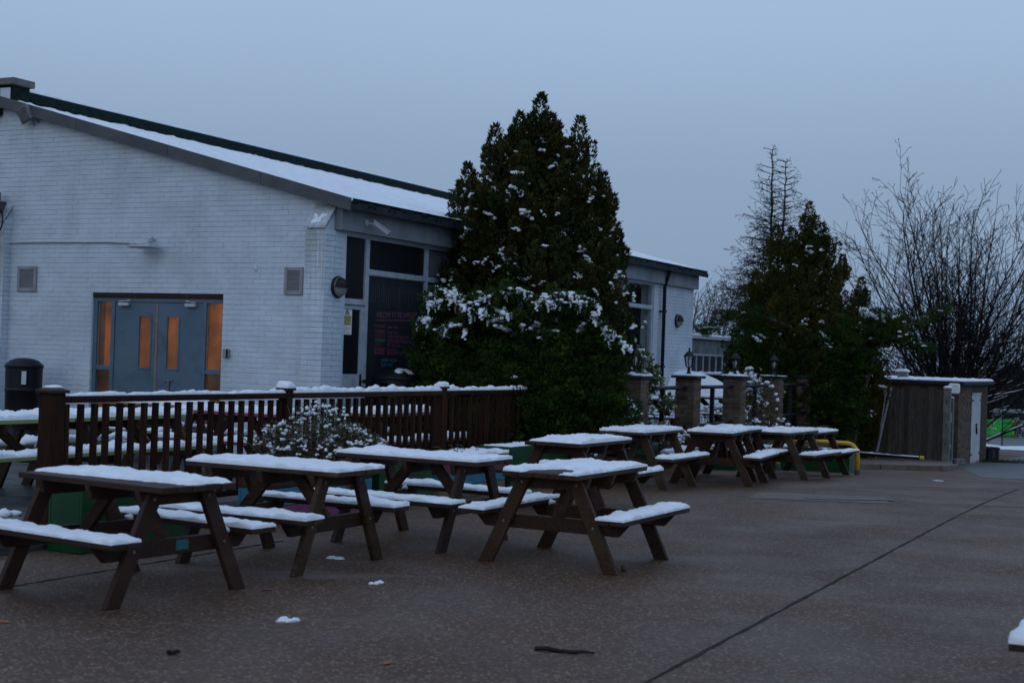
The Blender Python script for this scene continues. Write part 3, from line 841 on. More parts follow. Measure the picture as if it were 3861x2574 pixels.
# curtain behind the far glass
cu = MB(); vs = []; fs = []; N = 60
for i in range(N + 1):
    x = 11.15 + .55 * i / N; yv = .42 + .035 * math.sin(i * 1.05) + .012 * math.sin(i * 2.7)
    vs += [(x, yv, .2), (x + .03 * math.sin(i * .3), yv, 3.28)]
    if i: fs.append((2 * i - 2, 2 * i, 2 * i + 1, 2 * i - 1))
cu.add(vs, fs); obj('curtain', cu, 'curtain', hall, smooth=True)
# chalkboard filling the second bay
cb = obj('chalkboard', MB().box(.96, 2.515, .05, .075, .19, 2.735), 'chalkboard', hall)
cb['label'] = 'black chalkboard with pink, orange and blue chalk writing'


def chalk(body, t, z, size, mat, w_max=None, tilt=0.0):
    me = text_mesh('chalk_writing', body, size, .0005, .1)
    me.materials.append(M[mat])
    o = obj('chalk_writing', me, None, cb)
    wd = max((v.co.x for v in me.vertices), default=1)
    k = min(1.0, (w_max / wd)) if w_max else 1.0
    o.location = (t, .0485, z); o.rotation_euler = (math.pi / 2, -tilt, 0); o.scale = (k, 1, 1)
    return o


chalk('WELCOME TO THE LAWN BAR', 1.20, 2.135, .125, 'chalk_pink', 1.16, R(2))
obj('chalk_line', MB().beam((1.20, .0475, 2.10), (2.25, .0475, 2.135), .002, .012), 'chalk_pink', cb)
rows = [('MONDAY', 'chalk_orange', '2pm-11pm', 1.995), ('TUESDAY', 'chalk_pink', '2pm-11pm', 1.915), ('WEDNESDAY', 'chalk_red', 'KARAOKE 7pm-11pm', 1.85),
        ('THURSDAY', 'chalk_cyan', 'OPEN NIGHT 7pm-11pm', 1.785), ('FRIDAY', 'chalk_red', "DJ's 8pm-2am", 1.725), ('SATURDAY', 'chalk_pink', '2pm-12am', 1.655),
        ('SUNDAY', 'chalk_pink', 'ACOUSTIC SET  7pm-11pm', 1.60)]
for day, m_, txt, z in rows:
    chalk(day, 1.17, z, .072, m_, .30); chalk(txt, 1.52, z, .068, 'chalk_pink', .85)
chalk('HAPPY HOUR', 1.37, 1.495, .07, 'chalk_cyan', .5); chalk('PLAY SAFE', 1.37, 1.425, .07, 'chalk_cyan', .45)
obj('chalk_drawing', MB().tube([(2.24, .047, 2.0), (2.3, .047, 1.9), (2.22, .047, 1.85), (2.3, .047, 1.80), (2.24, .047, 1.76)], .008, 5), 'chalk_orange', cb)
for i in range(26):
    x = 1.05 + i * .052; obj('chalk_smear', MB().beam((x, .0488, 2.62 + rnd.uniform(-.05, .03)), (x + rnd.uniform(-.01, .01), .0488, 2.42 + rnd.uniform(-.15, .1)), .001, .004, (1, 0, 0)), 'chalk_white', cb)

# --- double doors in the gable
dr = obj('door_frame', MB()
         .box(.04, .16, 4.33, 4.40, .12, 2.33).box(.04, .16, 1.91, 1.95, .12, 2.33).box(.04, .16, 3.98, 4.05, .12, 2.33).box(.04, .16, 2.24, 2.31, .12, 2.33)
         .box(.042, .158, 1.95, 4.33, 2.265, 2.33).box(.044, .15, 4.05, 4.33, 1.23, 1.30).box(.044, .15, 1.95, 2.24, 1.23, 1.30)
         .box(.044, .15, 4.05, 4.33, .12, .2).box(.044, .15, 1.95, 2.24, .12, .2), 'door_blue', hall, bevel=.004)
obj('lintel_strip', MB().box(.012, .1, 1.90, 4.41, 2.335, 2.405), 'wood_red', dr)
obj('sidelight', MB().box(.09, .10, 4.05, 4.205, 1.30, 2.265), 'lit_amber', dr)
obj('sidelight', MB().box(.09, .10, 4.205, 4.33, 1.30, 2.265), 'lit_dim', dr)
obj('sidelight', MB().box(.09, .10, 4.05, 4.33, .2, 1.23), 'lit_dim', dr)
obj('sidelight', MB().box(.09, .10, 1.95, 2.24, 1.30, 2.265), 'lit_amber', dr)
obj('sidelight', MB().box(.09, .10, 1.95, 2.24, .2, 1.23), 'lit_dim', dr)
for a in (4.31, 2.222):
    obj('bead', MB().box(.07, .09, a, a + .018, 1.31, 2.26), 'bare_wood', dr)


def leaf(s0, s1, v0, v1):
    b = MB()
    b.box(.055, .10, s0, v0, .13, 2.26).box(.055, .10, v1, s1, .13, 2.26).box(.055, .10, v0, v1, .13, 1.29).box(.055, .10, v0, v1, 2.05, 2.26)
    lf = obj('door_leaf', b, 'door_blue', hall)
    f = MB(); w_ = .028
    f.box(.046, .058, v0 - w_, v0, 1.29 - w_, 2.05 + w_).box(.046, .058, v1, v1 + w_, 1.29 - w_, 2.05 + w_)
    f.box(.0465, .0575, v0, v1, 2.05, 2.05 + w_).box(.0465, .0575, v0, v1, 1.29 - w_, 1.29)
    obj('vision_frame', f, 'door_blue', lf, bevel=.003)
    obj('vision_pane', MB().box(.078, .084, v0, v1, 1.29, 2.05), 'lit_clear', lf)
    return lf


l1 = leaf(3.178, 3.975, 3.29, 3.50); l2 = leaf(2.315, 3.165, 2.76, 2.965)
obj('meeting_strip', MB().box(.047, .056, 3.15, 3.182, .13, 2.26), 'bare_wood', l1)
for lf, s in ((l1, 3.88), (l2, 2.42)):
    sg = -1 if lf is l1 else 1
    cl = obj('door_closer', MB().box(-.012, .046, s - (.19 if sg < 0 else 0), s + (0 if sg < 0 else .19), 2.205, 2.255), 'light_grey', lf, bevel=.006)
    obj('closer_arm', MB().beam((.01, s, 2.272), (.03, s + sg * .17, 2.285), .02, .012).box(.03, .06, s + sg * .17 - .03, s + sg * .17 + .03, 2.278, 2.30), 'light_grey', cl)
    for z in (.5, 1.2, 1.95):
        y = 3.99 if lf is l1 else 2.30
        obj('hinge', MB().tube([(.04, y - .0, z - .06), (.04, y, z + .06)], .010, 6), 'door_blue', lf)
ph = MB().box(.03, .055, 2.885, 2.925, .6, 1.10).box(.028, .05, 2.83, 2.98, 1.10, 1.125)
obj('pull_handle', ph, 'galv', l2, bevel=.003)
obj('door_step', MB().box(-.12, .05, 1.9, 4.41, .10, .135), 'concrete', hall, bevel=.005)


# --- fittings on the walls: each a thing of its own
def vent(s0, s1, z0, z1, label):
    v = thing('wall_vent', label, 'vent', W(-.002, (s0 + s1) / 2, z0), RZ, 'vents on the gable')
    hw = (s1 - s0) / 2; h = z1 - z0; b = .055
    f = MB().box(-.03, 0, -hw, -hw + b, 0, h).box(-.03, 0, hw - b, hw, 0, h).box(-.029, 0, -hw + b, hw - b, 0, b).box(-.029, 0, -hw + b, hw - b, h - b, h)
    obj('frame', f, 'vent', v, bevel=.006)
    obj('backing', MB().box(-.004, 0, -hw + b, hw - b, b, h - b), 'vent_dark', v)
    n = 16
    for i in range(n):
        z = b + (h - 2 * b) * (i + .5) / n
        obj('louvre', MB().prism([(-.024, z - .010), (-.021, z - .010), (-.005, z + .006), (-.008, z + .006)], 'y', -hw + b, hw - b), 'vent', v)


vent(5.55, 5.95, 2.40, 2.80, 'square grey louvred vent on the white wall above the black litter bin')
vent(.51, .83, 2.40, 2.79, 'square grey louvred vent beside the brick buttress')


def bulkhead(loc, rz, label):
    v = thing('wall_lamp', label, 'wall lamp', loc, rz, 'round half hooded wall lamps')
    prof = [(0, 0), (.15, 0), (.155, .02), (.15, .045), (.13, .05)]

    def outw(mb):  # lathe axis z -> outward (-y)
        mb.v = [(x, -z, y) for (x, y, z) in mb.v]; return mb
    obj('back_plate', outw(MB().lathe([(0, .001), (.15, .001), (.155, .02), (.148, .04), (.0, .041)], 28)), 'black_metal', v, smooth=True)
    obj('trim_ring', outw(MB().lathe([(.128, .041), (.136, .041), (.136, .058), (.128, .058)], 28)), 'lamp_glass', v)
    dome = [(.128, .042), (.122, .08), (.10, .11), (.06, .13), (0, .137)]
    obj('hood', outw(MB().lathe([(r + .008, z + .006) for r, z in dome], 16, (0, 0, 0), 0, math.pi)), 'black_metal', v, smooth=True)
    obj('lens', outw(MB().lathe(dome, 16, (0, 0, 0), math.pi, 2 * math.pi)), 'lamp_glass', v, smooth=True)
    obj('hood_lip', MB().box(-.14, .14, -.155, -.042, -.008, .0), 'black_metal', v)


bulkhead(W(.07, -.002, 2.52), RZ, 'round black half hooded wall lamp at the corner beside the dark side door')
bulkhead(W(13.69, -.002, 2.55), RZ, 'round black half hooded wall lamp at the far end of the hall')

# security camera on the fascia
cc = thing('security_camera', 'white bullet security camera under the eaves on the grey fascia', 'security camera', W(.60, -.115, 3.46), RZ)
mb = MB().lathe([(0, 0), (.05, 0), (.05, .012), (.03, .02), (0, .021)], 16); mb.v = [(x, -z, y) for x, y, z in mb.v]
obj('mount', mb, 'light_grey', cc); obj('arm', MB().tube([(0, -.015, 0), (.02, -.08, -.01), (.05, -.12, -.02)], .016, 8), 'light_grey', cc)
b1, b2 = Vector((.02, -.10, .01)), Vector((.16, -.27, -.14))
bd = obj('camera_body', MB().tube([b1, b2], .038, 12), 'light_grey', cc)
obj('sun_shield', MB().beam(b1 + Vector((0, 0, .03)), b2 + Vector((.02, -.02, .02)), .10, .012), 'light_grey', cc)
obj('lens_face', MB().tube([b2, b2 + (b2 - b1).normalized() * .012], .034, 12), 'black_plastic', cc)

# warning notice in the side door
sg_ = thing('warning_notice', 'white and yellow camera warning notice in the dark side door', 'sign', W(.445, .065, 1.87), RZ)
obj('sheet', MB().box(-.125, .125, -.004, 0, 0, .40), 'text_white', sg_)
obj('warning_triangle', MB().prism([(-.062, .285), (.062, .285), (0, .385)], 'y', -.006, -.0042), 'black_print', sg_)
obj('triangle_face', MB().prism([(-.048, .293), (.048, .293), (0, .372)], 'y', -.0075, -.0062), 'yellow_sign', sg_)
obj('camera_symbol', MB().prism([(-.022, .31), (-.004, .303), (.012, .325), (-.004, .335)], 'y', -.009, -.0077).prism([(.008, .30), (.028, .30), (.028, .306), (.008, .306)], 'y', -.009, -.0077), 'black_print', sg_)
obj('yellow_panel', MB().box(-.108, .108, -.006, -.0042, .135, .272), 'yellow_sign', sg_)
for i, (ln, txt) in enumerate(((.16, 'CCTV IS IN OPERATION'), (.2, 'IMAGES ARE RECORDED'), (.18, 'FOR THE PURPOSES OF'), (.2, 'CRIME PREVENTION AND'), (.12, 'PUBLIC SAFETY'), (.2, 'SCHEME OPERATED BY'))):
    me = text_mesh('printed_line', txt, .02, .0003, 0, 'CENTER'); me.materials.append(M['black_print'])
    o = obj('printed_line', me, None, sg_, loc=(0, -.0068, .252 - i * .0215)); o.rotation_euler = (math.pi / 2, 0, 0)
    wd = max(v.co.x for v in me.vertices) * 2; o.scale = (ln / wd, 1, 1)
for i, ln in enumerate((.12, .19, .14, .08, .18)):
    obj('printed_line', MB().box(-.108, -.108 + ln, -.006, -.0042, .112 - i * .022, .118 - i * .022), 'purple_print', sg_)

# floodlights on the gable
fl = thing('floodlight', 'grey floodlight tilted under the gable verge at the left', 'floodlight', W(-.002, 5.70, 5.08), RZ)
obj('bracket', MB().tube([(0, -.09, -.04), (-.10, -.09, .03), (-.14, -.06, .06)], .012, 6).tube([(0, .02, -.12), (-.06, .02, .02)], .006, 5), 'galv', fl)
hdm = MB().box(-.17, .17, -.05, .05, -.15, .15)
hh = obj('lamp_head', hdm, 'galv', fl, loc=(-.20, .08, .10), bevel=.02); hh.rotation_euler = (R(-18), R(18), R(78))
f2 = obj('lamp_glass', MB().box(-.12, .12, -.053, -.0505, -.10, .10), 'light_grey', hh)
obj('lamp_head_rim', MB().box(-.14, -.12, -.058, -.05, -.12, .12).box(.12, .14, -.058, -.05, -.12, .12).box(-.12, .12, -.058, -.05, -.12, -.10).box(-.12, .12, -.058, -.05, .10, .12), 'vent', hh)
fl.scale = (.8, .8, .8)
fl2 = thing('floodlight', 'flat white floodlight facing down above the blue doors', 'floodlight', W(-.002, 3.24, 3.06), RZ)
obj('lamp_head', MB().box(-.34, -.06, -.21, .21, 0, .035), 'light_grey', fl2, bevel=.008)
obj('lamp_glass', MB().box(-.31, -.09, -.18, .18, -.006, 0), 'lamp_glass', fl2)
for yy in (-.15, 0, .15): obj('heat_fin', MB().box(-.32, -.08, yy - .01, yy + .01, .035, .052), 'light_grey', fl2)
obj('bracket', MB().tube([(0, -.02, .13), (-.08, -.02, .17), (-.14, -.02, .11), (-.15, -.02, .035)], .022, 8).tube([(0, .02, .12), (-.06, .08, .08), (-.10, .1, .04)], .012, 6), 'light_grey', fl2)
cd = tag(obj('conduit', MB().tube([tuple(W(-.018, s, 3.17 - .004 * math.sin(s * 2) - (.05 * max(0, (4.2 - s)) ** 1.5 if s < 4.2 else 0))) for s in np.linspace(6.27, 3.35, 30)], .016, 6), 'light_grey', smooth=True),
         'thin painted cable conduit running across the white wall to the floodlight', 'conduit')
kp = thing('keypad', 'small grey entry keypad beside the blue doors', 'keypad', W(-.002, 1.80, 1.48), RZ)
obj('housing', MB().box(-.05, 0, -.05, .05, 0, .13), 'vent', kp, bevel=.01); obj('cover', MB().box(-.065, -.0505, -.05, -.02, .005, .125), 'black_plastic', kp, bevel=.005)
# things at the left buttress
jb = thing('junction_box', 'dark grey junction box with a hanging black cable loop on the left buttress', 'junction box', W(-.152, 6.24, 3.62), RZ)
obj('housing', MB().box(-.14, 0, -.02, .22, .05, .33), 'dark_grey', jb, bevel=.01)
obj('funnel', MB().prism([(-.09, .0), (.10, .0), (.17, .17), (-.17, .17)], 'x', -.16, -.02), 'dark_grey', jb)
obj('cable', MB().tube([(-.08, .02 + .17 * math.sin(a) * -1, -.12 + .22 * math.cos(a)) for a in np.linspace(0, 2.6, 18)] + [(-.08, .2, -.35)], .012, 6).tube([(-.1, .05 + .14 * math.sin(a) * -1, -.12 + .2 * math.cos(a)) for a in np.linspace(0, 2.7, 18)], .010, 6), 'black_plastic', jb, smooth=True)
cc2 = thing('security_camera', 'small white camera below the cable loop on the left buttress', 'security camera', W(-.152, 6.30, 3.10), RZ)
obj('camera_body', MB().box(-.12, 0, -.05, .14, .03, .12), 'light_grey', cc2, bevel=.015); obj('lens_face', MB().box(-.11, -.005, -.045, .12, -.03, .028), 'black_plastic', cc2, bevel=.01)
# small snow splat thrown on the wall
tag(obj('snow_splat', MB().blob((0, 0, 0), .035, .02, .045, 3, .4, 10, 7), 'snow', loc=W(-.012, 1.34, 2.78), rz=RZ, smooth=True), 'small snowball splat stuck to the white brick wall', 'snow')

# ================================================================== FENCE along the deck
FS = -2.29
fence = thing('picket_fence', 'dark brown timber balustrade with snow along its top rail', 'fence', W(-7.53, FS, .12), RZ)
posts = [0.0, 3.31, 6.60, 9.3]
sl_m = mesh_of('slat', MB().box(-.0225, .0225, -.0225, .0225, .05, .99)); sl_m.materials.append(M['fence_wood'])
for i, p in enumerate(posts):
    hw = .078 if i == 0 else .055
    po = obj('post', MB().box(p - hw, p + hw, -hw, hw, -.1, 1.09), 'fence_wood', fence, bevel=.006)
    c = hw + .022
    obj('post_cap', MB().box(p - c, p + c, -c, c, 1.09, 1.115).add([(p - c + .01, -c + .01, 1.115), (p + c - .01, -c + .01, 1.115), (p + c - .01, c - .01, 1.115), (p - c + .01, c - .01, 1.115), (p - c / 2, -c / 2, 1.135), (p + c / 2, -c / 2, 1.135), (p + c / 2, c / 2, 1.135), (p - c / 2, c / 2, 1.135)], [(4, 5, 6, 7), (0, 1, 5, 4), (1, 2, 6, 5), (2, 3, 7, 6), (3, 0, 4, 7)]), 'wood_red', po, bevel=.003)
    if i:
        obj('snow_cover', snow_mesh('snow_cover', p - c, p + c, -c, c, .045, 20 + i, .016, rag=.006, z=1.118), None, po)
    else:
        obj('snow_cover', snow_mesh('snow_cover', p - .05, p + .06, -.05, .06, .012, 20, .014, rag=.01, z=1.134), None, po)
for i in range(3):
    a = posts[i] + .07; b_ = posts[i + 1] - .055
    obj('top_rail', MB().prism([(-.05, 1.005), (.05, 1.005), (.05, 1.05), (.035, 1.068), (-.035, 1.068), (-.05, 1.05)], 'x', a, b_), 'fence_wood', fence, bevel=.004)
    obj('bottom_rail', MB().box(a, b_, -.03, .03, .05, .11), 'fence_wood', fence, bevel=.004)
    th_ = (.026, .05, .045)[i]
    obj('snow_cover', snow_mesh('snow_cover', a, b_, -.045, .045, th_, 30 + i, .02, rag=.008, lumps=14, z=1.066), None, fence)
t = .17
while t < 9.25:
    if all(abs(t - p) > .09 for p in posts):
        s_ = obj('slat', sl_m, None, fence, loc=(t + rnd.uniform(-.004, .004), 0, 0)); s_.rotation_euler = (rnd.uniform(-.004, .004), rnd.uniform(-.006, .006), rnd.uniform(-.05, .05))
    t += .16

# ================================================================== PICNIC TABLES
TL, TW, TZ, SZ = 1.42, .64, .75, .43


def picnic_table(label, loc, rz, mat='wood', length=TL, seed=1, group='picnic tables on the slabs', topcut=None, seatcut=None, snow=.035, paint=None, detail=True, seat_snow=.034, step=.024):
    t = thing('picnic_table', label, 'picnic table', loc, rz, group)
    rg = random.Random(seed); hl = length / 2
    top_mat = paint or mat
    nb = 5; bw = (TW - .004 * (nb - 1)) / nb
    key = ('bench', mat, paint, length)
    if key not in unit_brick:
        tb = mesh_of('top_board', MB().box(-hl, hl, -bw / 2, bw / 2, -.04, 0)); tb.materials.append(M[top_mat])
        sb = mesh_of('seat_board', MB().box(-hl, hl, -.0575, .0575, -.038, 0)); sb.materials.append(M[top_mat])
        lg = MB(); a0 = Vector((0, .545, 0)); a1 = Vector((0, .215, TZ - .045)); d = (a1 - a0).normalized(); nrm = Vector((0, d.z, -d.y)) * .055
        # horizontal cuts top and bottom
        k = .055 / d.z
        lg.prism([(.545 - k, 0), (.545 + k, 0), (.215 + k, TZ - .045), (.215 - k, TZ - .045)], 'x', -.0225, .0225)
        lgm = mesh_of('leg', lg); lgm.materials.append(M[mat])
        br = MB().prism([(-.635, .345), (-.58, .285), (.58, .285), (.635, .345), (.675, .392), (-.675, .392)], 'x', -.0225, .0225)
        brm = mesh_of('seat_bearer', br); brm.materials.append(M[mat])
        cl = MB().prism([(-.30, TZ - .125), (-.24, TZ - .135), (.24, TZ - .135), (.30, TZ - .125), (.33, TZ - .0405), (-.33, TZ - .0405)], 'x', -.0225, .0225)
        clm = mesh_of('top_cleat', cl); clm.materials.append(M[mat])
        bcm = mesh_of('brace', MB().beam((hl - .30, 0, .345), (.10, 0, TZ - .05), .045, .09)); bcm.materials.append(M[mat])
        unit_brick[key] = (tb, sb, lgm, brm, clm, bcm)
    tb, sb, lgm, brm, clm, bcm = unit_brick[key]
    bv = .004 if detail else 0

    def P(name, me, l=(0, 0, 0), z=0.0):
        o = obj(name, me, None, t, loc=l, rz=z, bevel=bv); return o
    for i in range(nb):
        P('top_board', tb, (rg.uniform(-.006, .006), -TW / 2 + bw / 2 + i * (bw + .004), TZ + rg.uniform(-.002, .002)))
    for sg in (-1, 1):
        for k in (0, 1):
            P('seat_board', sb, (rg.uniform(-.006, .006), sg * (.478 + .0575 + k * .119), SZ + rg.uniform(-.002, .001)))
    ex = hl - .185
    for sx in (-1, 1):
        P('seat_bearer', brm, (sx * (ex - .046), 0, 0)); P('top_cleat', clm, (sx * (ex - .046), 0, 0))
        P('leg', lgm, (sx * ex, 0, 0)); P('leg', lgm, (sx * ex, 0, 0), math.pi)
        P('brace', bcm, (0, 0, 0), 0 if sx > 0 else math.pi)
    P('top_cleat', clm, (0, 0, 0))
    if step < .021:
        if 'bolt' not in unit_brick:
            bm_ = MB().lathe([(0, .007), (.009, .006), (.013, .0), (.013, -.004)], 8); bm_.v = [(z, x, y) for x, y, z in bm_.v]
            bo_ = mesh_of('bolt', bm_, True); bo_.materials.append(M['galv']); unit_brick['bolt'] = bo_
        for sx in (-1, 1):
            for (by, bz) in ((.39, .34), (.235, .66)):
                for sg in (-1, 1):
                    P('bolt', unit_brick['bolt'], (sx * (ex + .0225), sg * by, bz), 0 if sx > 0 else math.pi)
    if snow:
        obj('snow_cover', snow_mesh('snow_cover', -hl, hl, -TW / 2, TW / 2, snow, seed, step, cut=topcut, z=TZ + .001, lumps=7), None, t)
        for sg in (-1, 1):
            a, b_ = sorted((sg * .478, sg * .712))
            obj('snow_cover', snow_mesh('snow_cover', -hl, hl, a, b_, seat_snow, seed + 50 + sg, step, cut=(seatcut(sg) if seatcut else None), z=SZ, lumps=7, rag=.012), None, t)
        # little caps of snow on the bearer ends
        b = []
        for sx in (-1, 1):
            for sg in (-1, 1):
                if rg.random() < .8: b.append(MB().blob((sx * (ex - .046), sg * .47, .40), .03, .045, .025, seed + sx * 3 + sg, .3))
        for m_ in b: obj('snow_lump', m_, 'snow', t, smooth=True)
    return t


def ped(x, y): return (x, y, zg(y))


# near row: long side towards the camera
t1 = picnic_table('red brown picnic table nearest the camera at the left, front boards half bare of snow', ped(-2.56, 9.56), R(-34), 'wood_red', seed=3, seat_snow=.030,
                  topcut=lambda x, y: min((y + .32) - .20 - .10 * x, .62 - x + .1 * (y + .34)), snow=.028, step=.018)
pl = obj('maker_plate', MB().box(0, .004, -.055, .055, -.035, .035), 'plate', t1, loc=(TL / 2 - .185 - .046 + .0235, .05, .345))
for k in range(3): obj('plate_line', MB().box(.004, .005, -.04, .04, .018 - k * .018, .021 - k * .018), 'chalk_cyan', pl)
picnic_table('dark picnic table between the leftmost table and the blue and pink planter', ped(-1.73, 11.05), R(-27), 'wood', seed=8, snow=.030, step=.02)
picnic_table('red brown picnic table in front of the snowy wooden planter', ped(-.74, 12.50), R(-28), 'wood_red', seed=12, snow=.032, step=.02)
# tables standing end on
picnic_table('front picnic table at centre with snow brushed off its near left corner', ped(.575, 11.62), R(62.5), 'wood', seed=17, snow=.032, step=.018,
             topcut=lambda x, y: math.hypot((x + .52) * .62, (y + .0) * 1.0) - .20)
picnic_table('picnic table in front of the tall green planter box, snow clear of its near edge', ped(.78, 15.6), R(62.5), 'wood_red', seed=21, snow=.04, step=.022,
             topcut=lambda x, y: (x + .71) - .10 - .10 * y, seatcut=lambda sg: (lambda x, y: x - .12) if sg > 0 else None)
picnic_table('picnic table in front of the first brick pillar', ped(1.80, 19.2), R(62.5), 'wood_pale', seed=25, snow=.045, group='picnic tables on the slabs')
picnic_table('picnic table turned towards the camera in front of the second brick pillar', ped(3.03, 20.35), R(69), 'wood', seed=29, snow=.045)
picnic_table('picnic table mostly hidden behind the one turned towards the camera', ped(3.38, 21.7), R(64), 'wood', seed=33, snow=.045)
picnic_table('picnic table second from the yellow hoop barrier', ped(4.38, 22.6), R(60), 'wood_pale', seed=37, snow=.04)
picnic_table('farthest picnic table, next to the yellow hoop barrier', ped(5.16, 24.6), R(60), 'wood', seed=41, snow=.04)
picnic_table('picnic table cut off at the bottom right edge of the photo', ped(3.24, 6.74), R(63), 'wood', seed=45, snow=.05, seat_snow=.05)
# tables on the deck behind the fence
DZ = .12
g_ = 'picnic tables on the deck'
picnic_table('lime green picnic table at the left end of the deck', (-5.10, 13.80, DZ), R(63.2), 'wood', 1.8, 51, g_, snow=.06, paint='green_wood', seat_snow=.06)
picnic_table('lime green picnic table behind the fence, second from the left', (-4.27, 15.44, DZ), R(63.2), 'wood', 1.8, 53, g_, snow=.06, paint='green_wood', seat_snow=.06)
picnic_table('magenta picnic table behind the fence', (-3.25, 17.25, DZ), R(-24), 'wood', 1.5, 57, g_, snow=.06, paint='pink_wood', seat_snow=.055)
picnic_table('plain timber picnic table on the deck in front of the blue doors', (-4.75, 18.9, DZ), R(-26.8), 'wood', 1.5, 59, g_, snow=.05, paint='plain_wood')
picnic_table('plain timber picnic table on the deck beside the hall corner, behind the shrub', (-1.55, 18.55, DZ), R(63.2), 'wood', 1.8, 61, g_, snow=.06, paint='plain_wood', seat_snow=.055)
# terrace tables behind the pillars
g_ = 'picnic tables on the terrace'
picnic_table('picnic table on the terrace behind the first and second brick pillars', (W(8.6, -1.35, .18)), RZ - R(80), 'wood', 1.6, 71, g_, snow=.05)
picnic_table('picnic table on the terrace behind the second and third brick pillars', (W(11.6, -1.25, .18)), RZ - R(85), 'wood', 1.6, 73, g_, snow=.05)

# ================================================================== PLANTERS along the fence
planter_group = 'planter boxes along the fence'


def planter(label, t0, t1, s0, s1, h, bands, z0=None, snow_top=None, rim=False):
    """box of boards: bands = materials from bottom to top"""
    c = W((t0 + t1) / 2, (s0 + s1) / 2); z0 = zg(c.y) if z0 is None else z0
    p = thing('planter_box', label, 'planter', (c.x, c.y, z0), RZ, planter_group)
    hx, hy = (t1 - t0) / 2, (s1 - s0) / 2; n = len(bands); bh = h / n
    for i, m_ in enumerate(bands):
        a, b_ = i * bh + .004, (i + 1) * bh - .002
        obj('side_board', MB().box(-hx, hx, -hy, -hy + .025, a, b_), m_, p, bevel=.004)
        obj('side_board', MB().box(-hx, hx, hy - .025, hy, a, b_), m_, p, bevel=.004)
        obj('end_board', MB().box(-hx + .002, -hx + .025, -hy + .0255, hy - .0255, a, b_), m_, p, bevel=.004)
        obj('end_board', MB().box(hx - .025, hx - .002, -hy + .0255, hy - .0255, a, b_), m_, p, bevel=.004)
    obj('soil', MB().box(-hx + .03, hx - .03, -hy + .03, hy - .03, .02, h - .06), 'bark', p)
    if rim:
        obj('rim_board', MB().box(-hx - .03, hx + .03, -hy - .03, -hy + .10, h, h + .035), 'plain_wood', p, bevel=.004)
        obj('rim_board', MB().box(-hx - .03, hx + .03, hy - .10, hy + .03, h, h + .035), 'plain_wood', p, bevel=.004)
        obj('rim_board', MB().box(-hx - .03, -hx + .10, -hy + .102, hy - .102, h, h + .034), 'plain_wood', p, bevel=.004)
        obj('rim_board', MB().box(hx - .10, hx + .03, -hy + .102, hy - .102, h, h + .034), 'plain_wood', p, bevel=.004)
    if snow_top:
        zz = h + .036 if rim else h - .03
        obj('snow_cover', snow_mesh('snow_cover', -hx - (.03 if rim else -.03), hx + (.03 if rim else -.03), -hy - (.03 if rim else -.03), hy + (.03 if rim else -.03), snow_top, int(abs(t0) * 10) + 3, .03, z=zz,
                                        cut=None if rim else (lambda x, y: .25 * fbm(x, y, 2.2, t0) + .03)), None, p)
    return p


planter('green planter box at the left end of the fence behind the nearest table', -8.1, -6.75, -3.2, -2.85, .50, ['green_box'], snow_top=.02)
planter('planter box painted blue over pink, holding the snowy shrub', -5.7, -3.92, -3.2, -2.85, .50, ['pink_wood', 'blue_wood', 'wood'], snow_top=.02)
planter('shiny green planter box between the two painted planters', -3.78, -2.68, -3.2, -2.85, .52, ['green_box'], snow_top=.02)
planter('planter box with maroon and blue boards and a snowy timber rim', -2.6, -.98, -3.25, -2.80, .44, ['plain_wood', 'blue_wood', 'maroon_wood'], snow_top=.04, rim=True)
planter('tall green planter box with snow along its top, right of the snowy rimmed planter', -.92, .75, -3.3, -2.85, .56, ['green_box'], snow_top=.035)
planter('green planter box below the juniper hedge', 2.4, 3.7, -3.45, -3.0, .50, ['green_box'], snow_top=.02)
planter('green planter box behind the table turned towards the camera', 8.0, 9.2, -3.3, -2.9, .50, ['green_box'], snow_top=.03)
planter('green planter box behind the yellow hoop barrier', 9.75, 10.15, -4.9, -3.3, .45, ['green_box'], snow_top=.02)

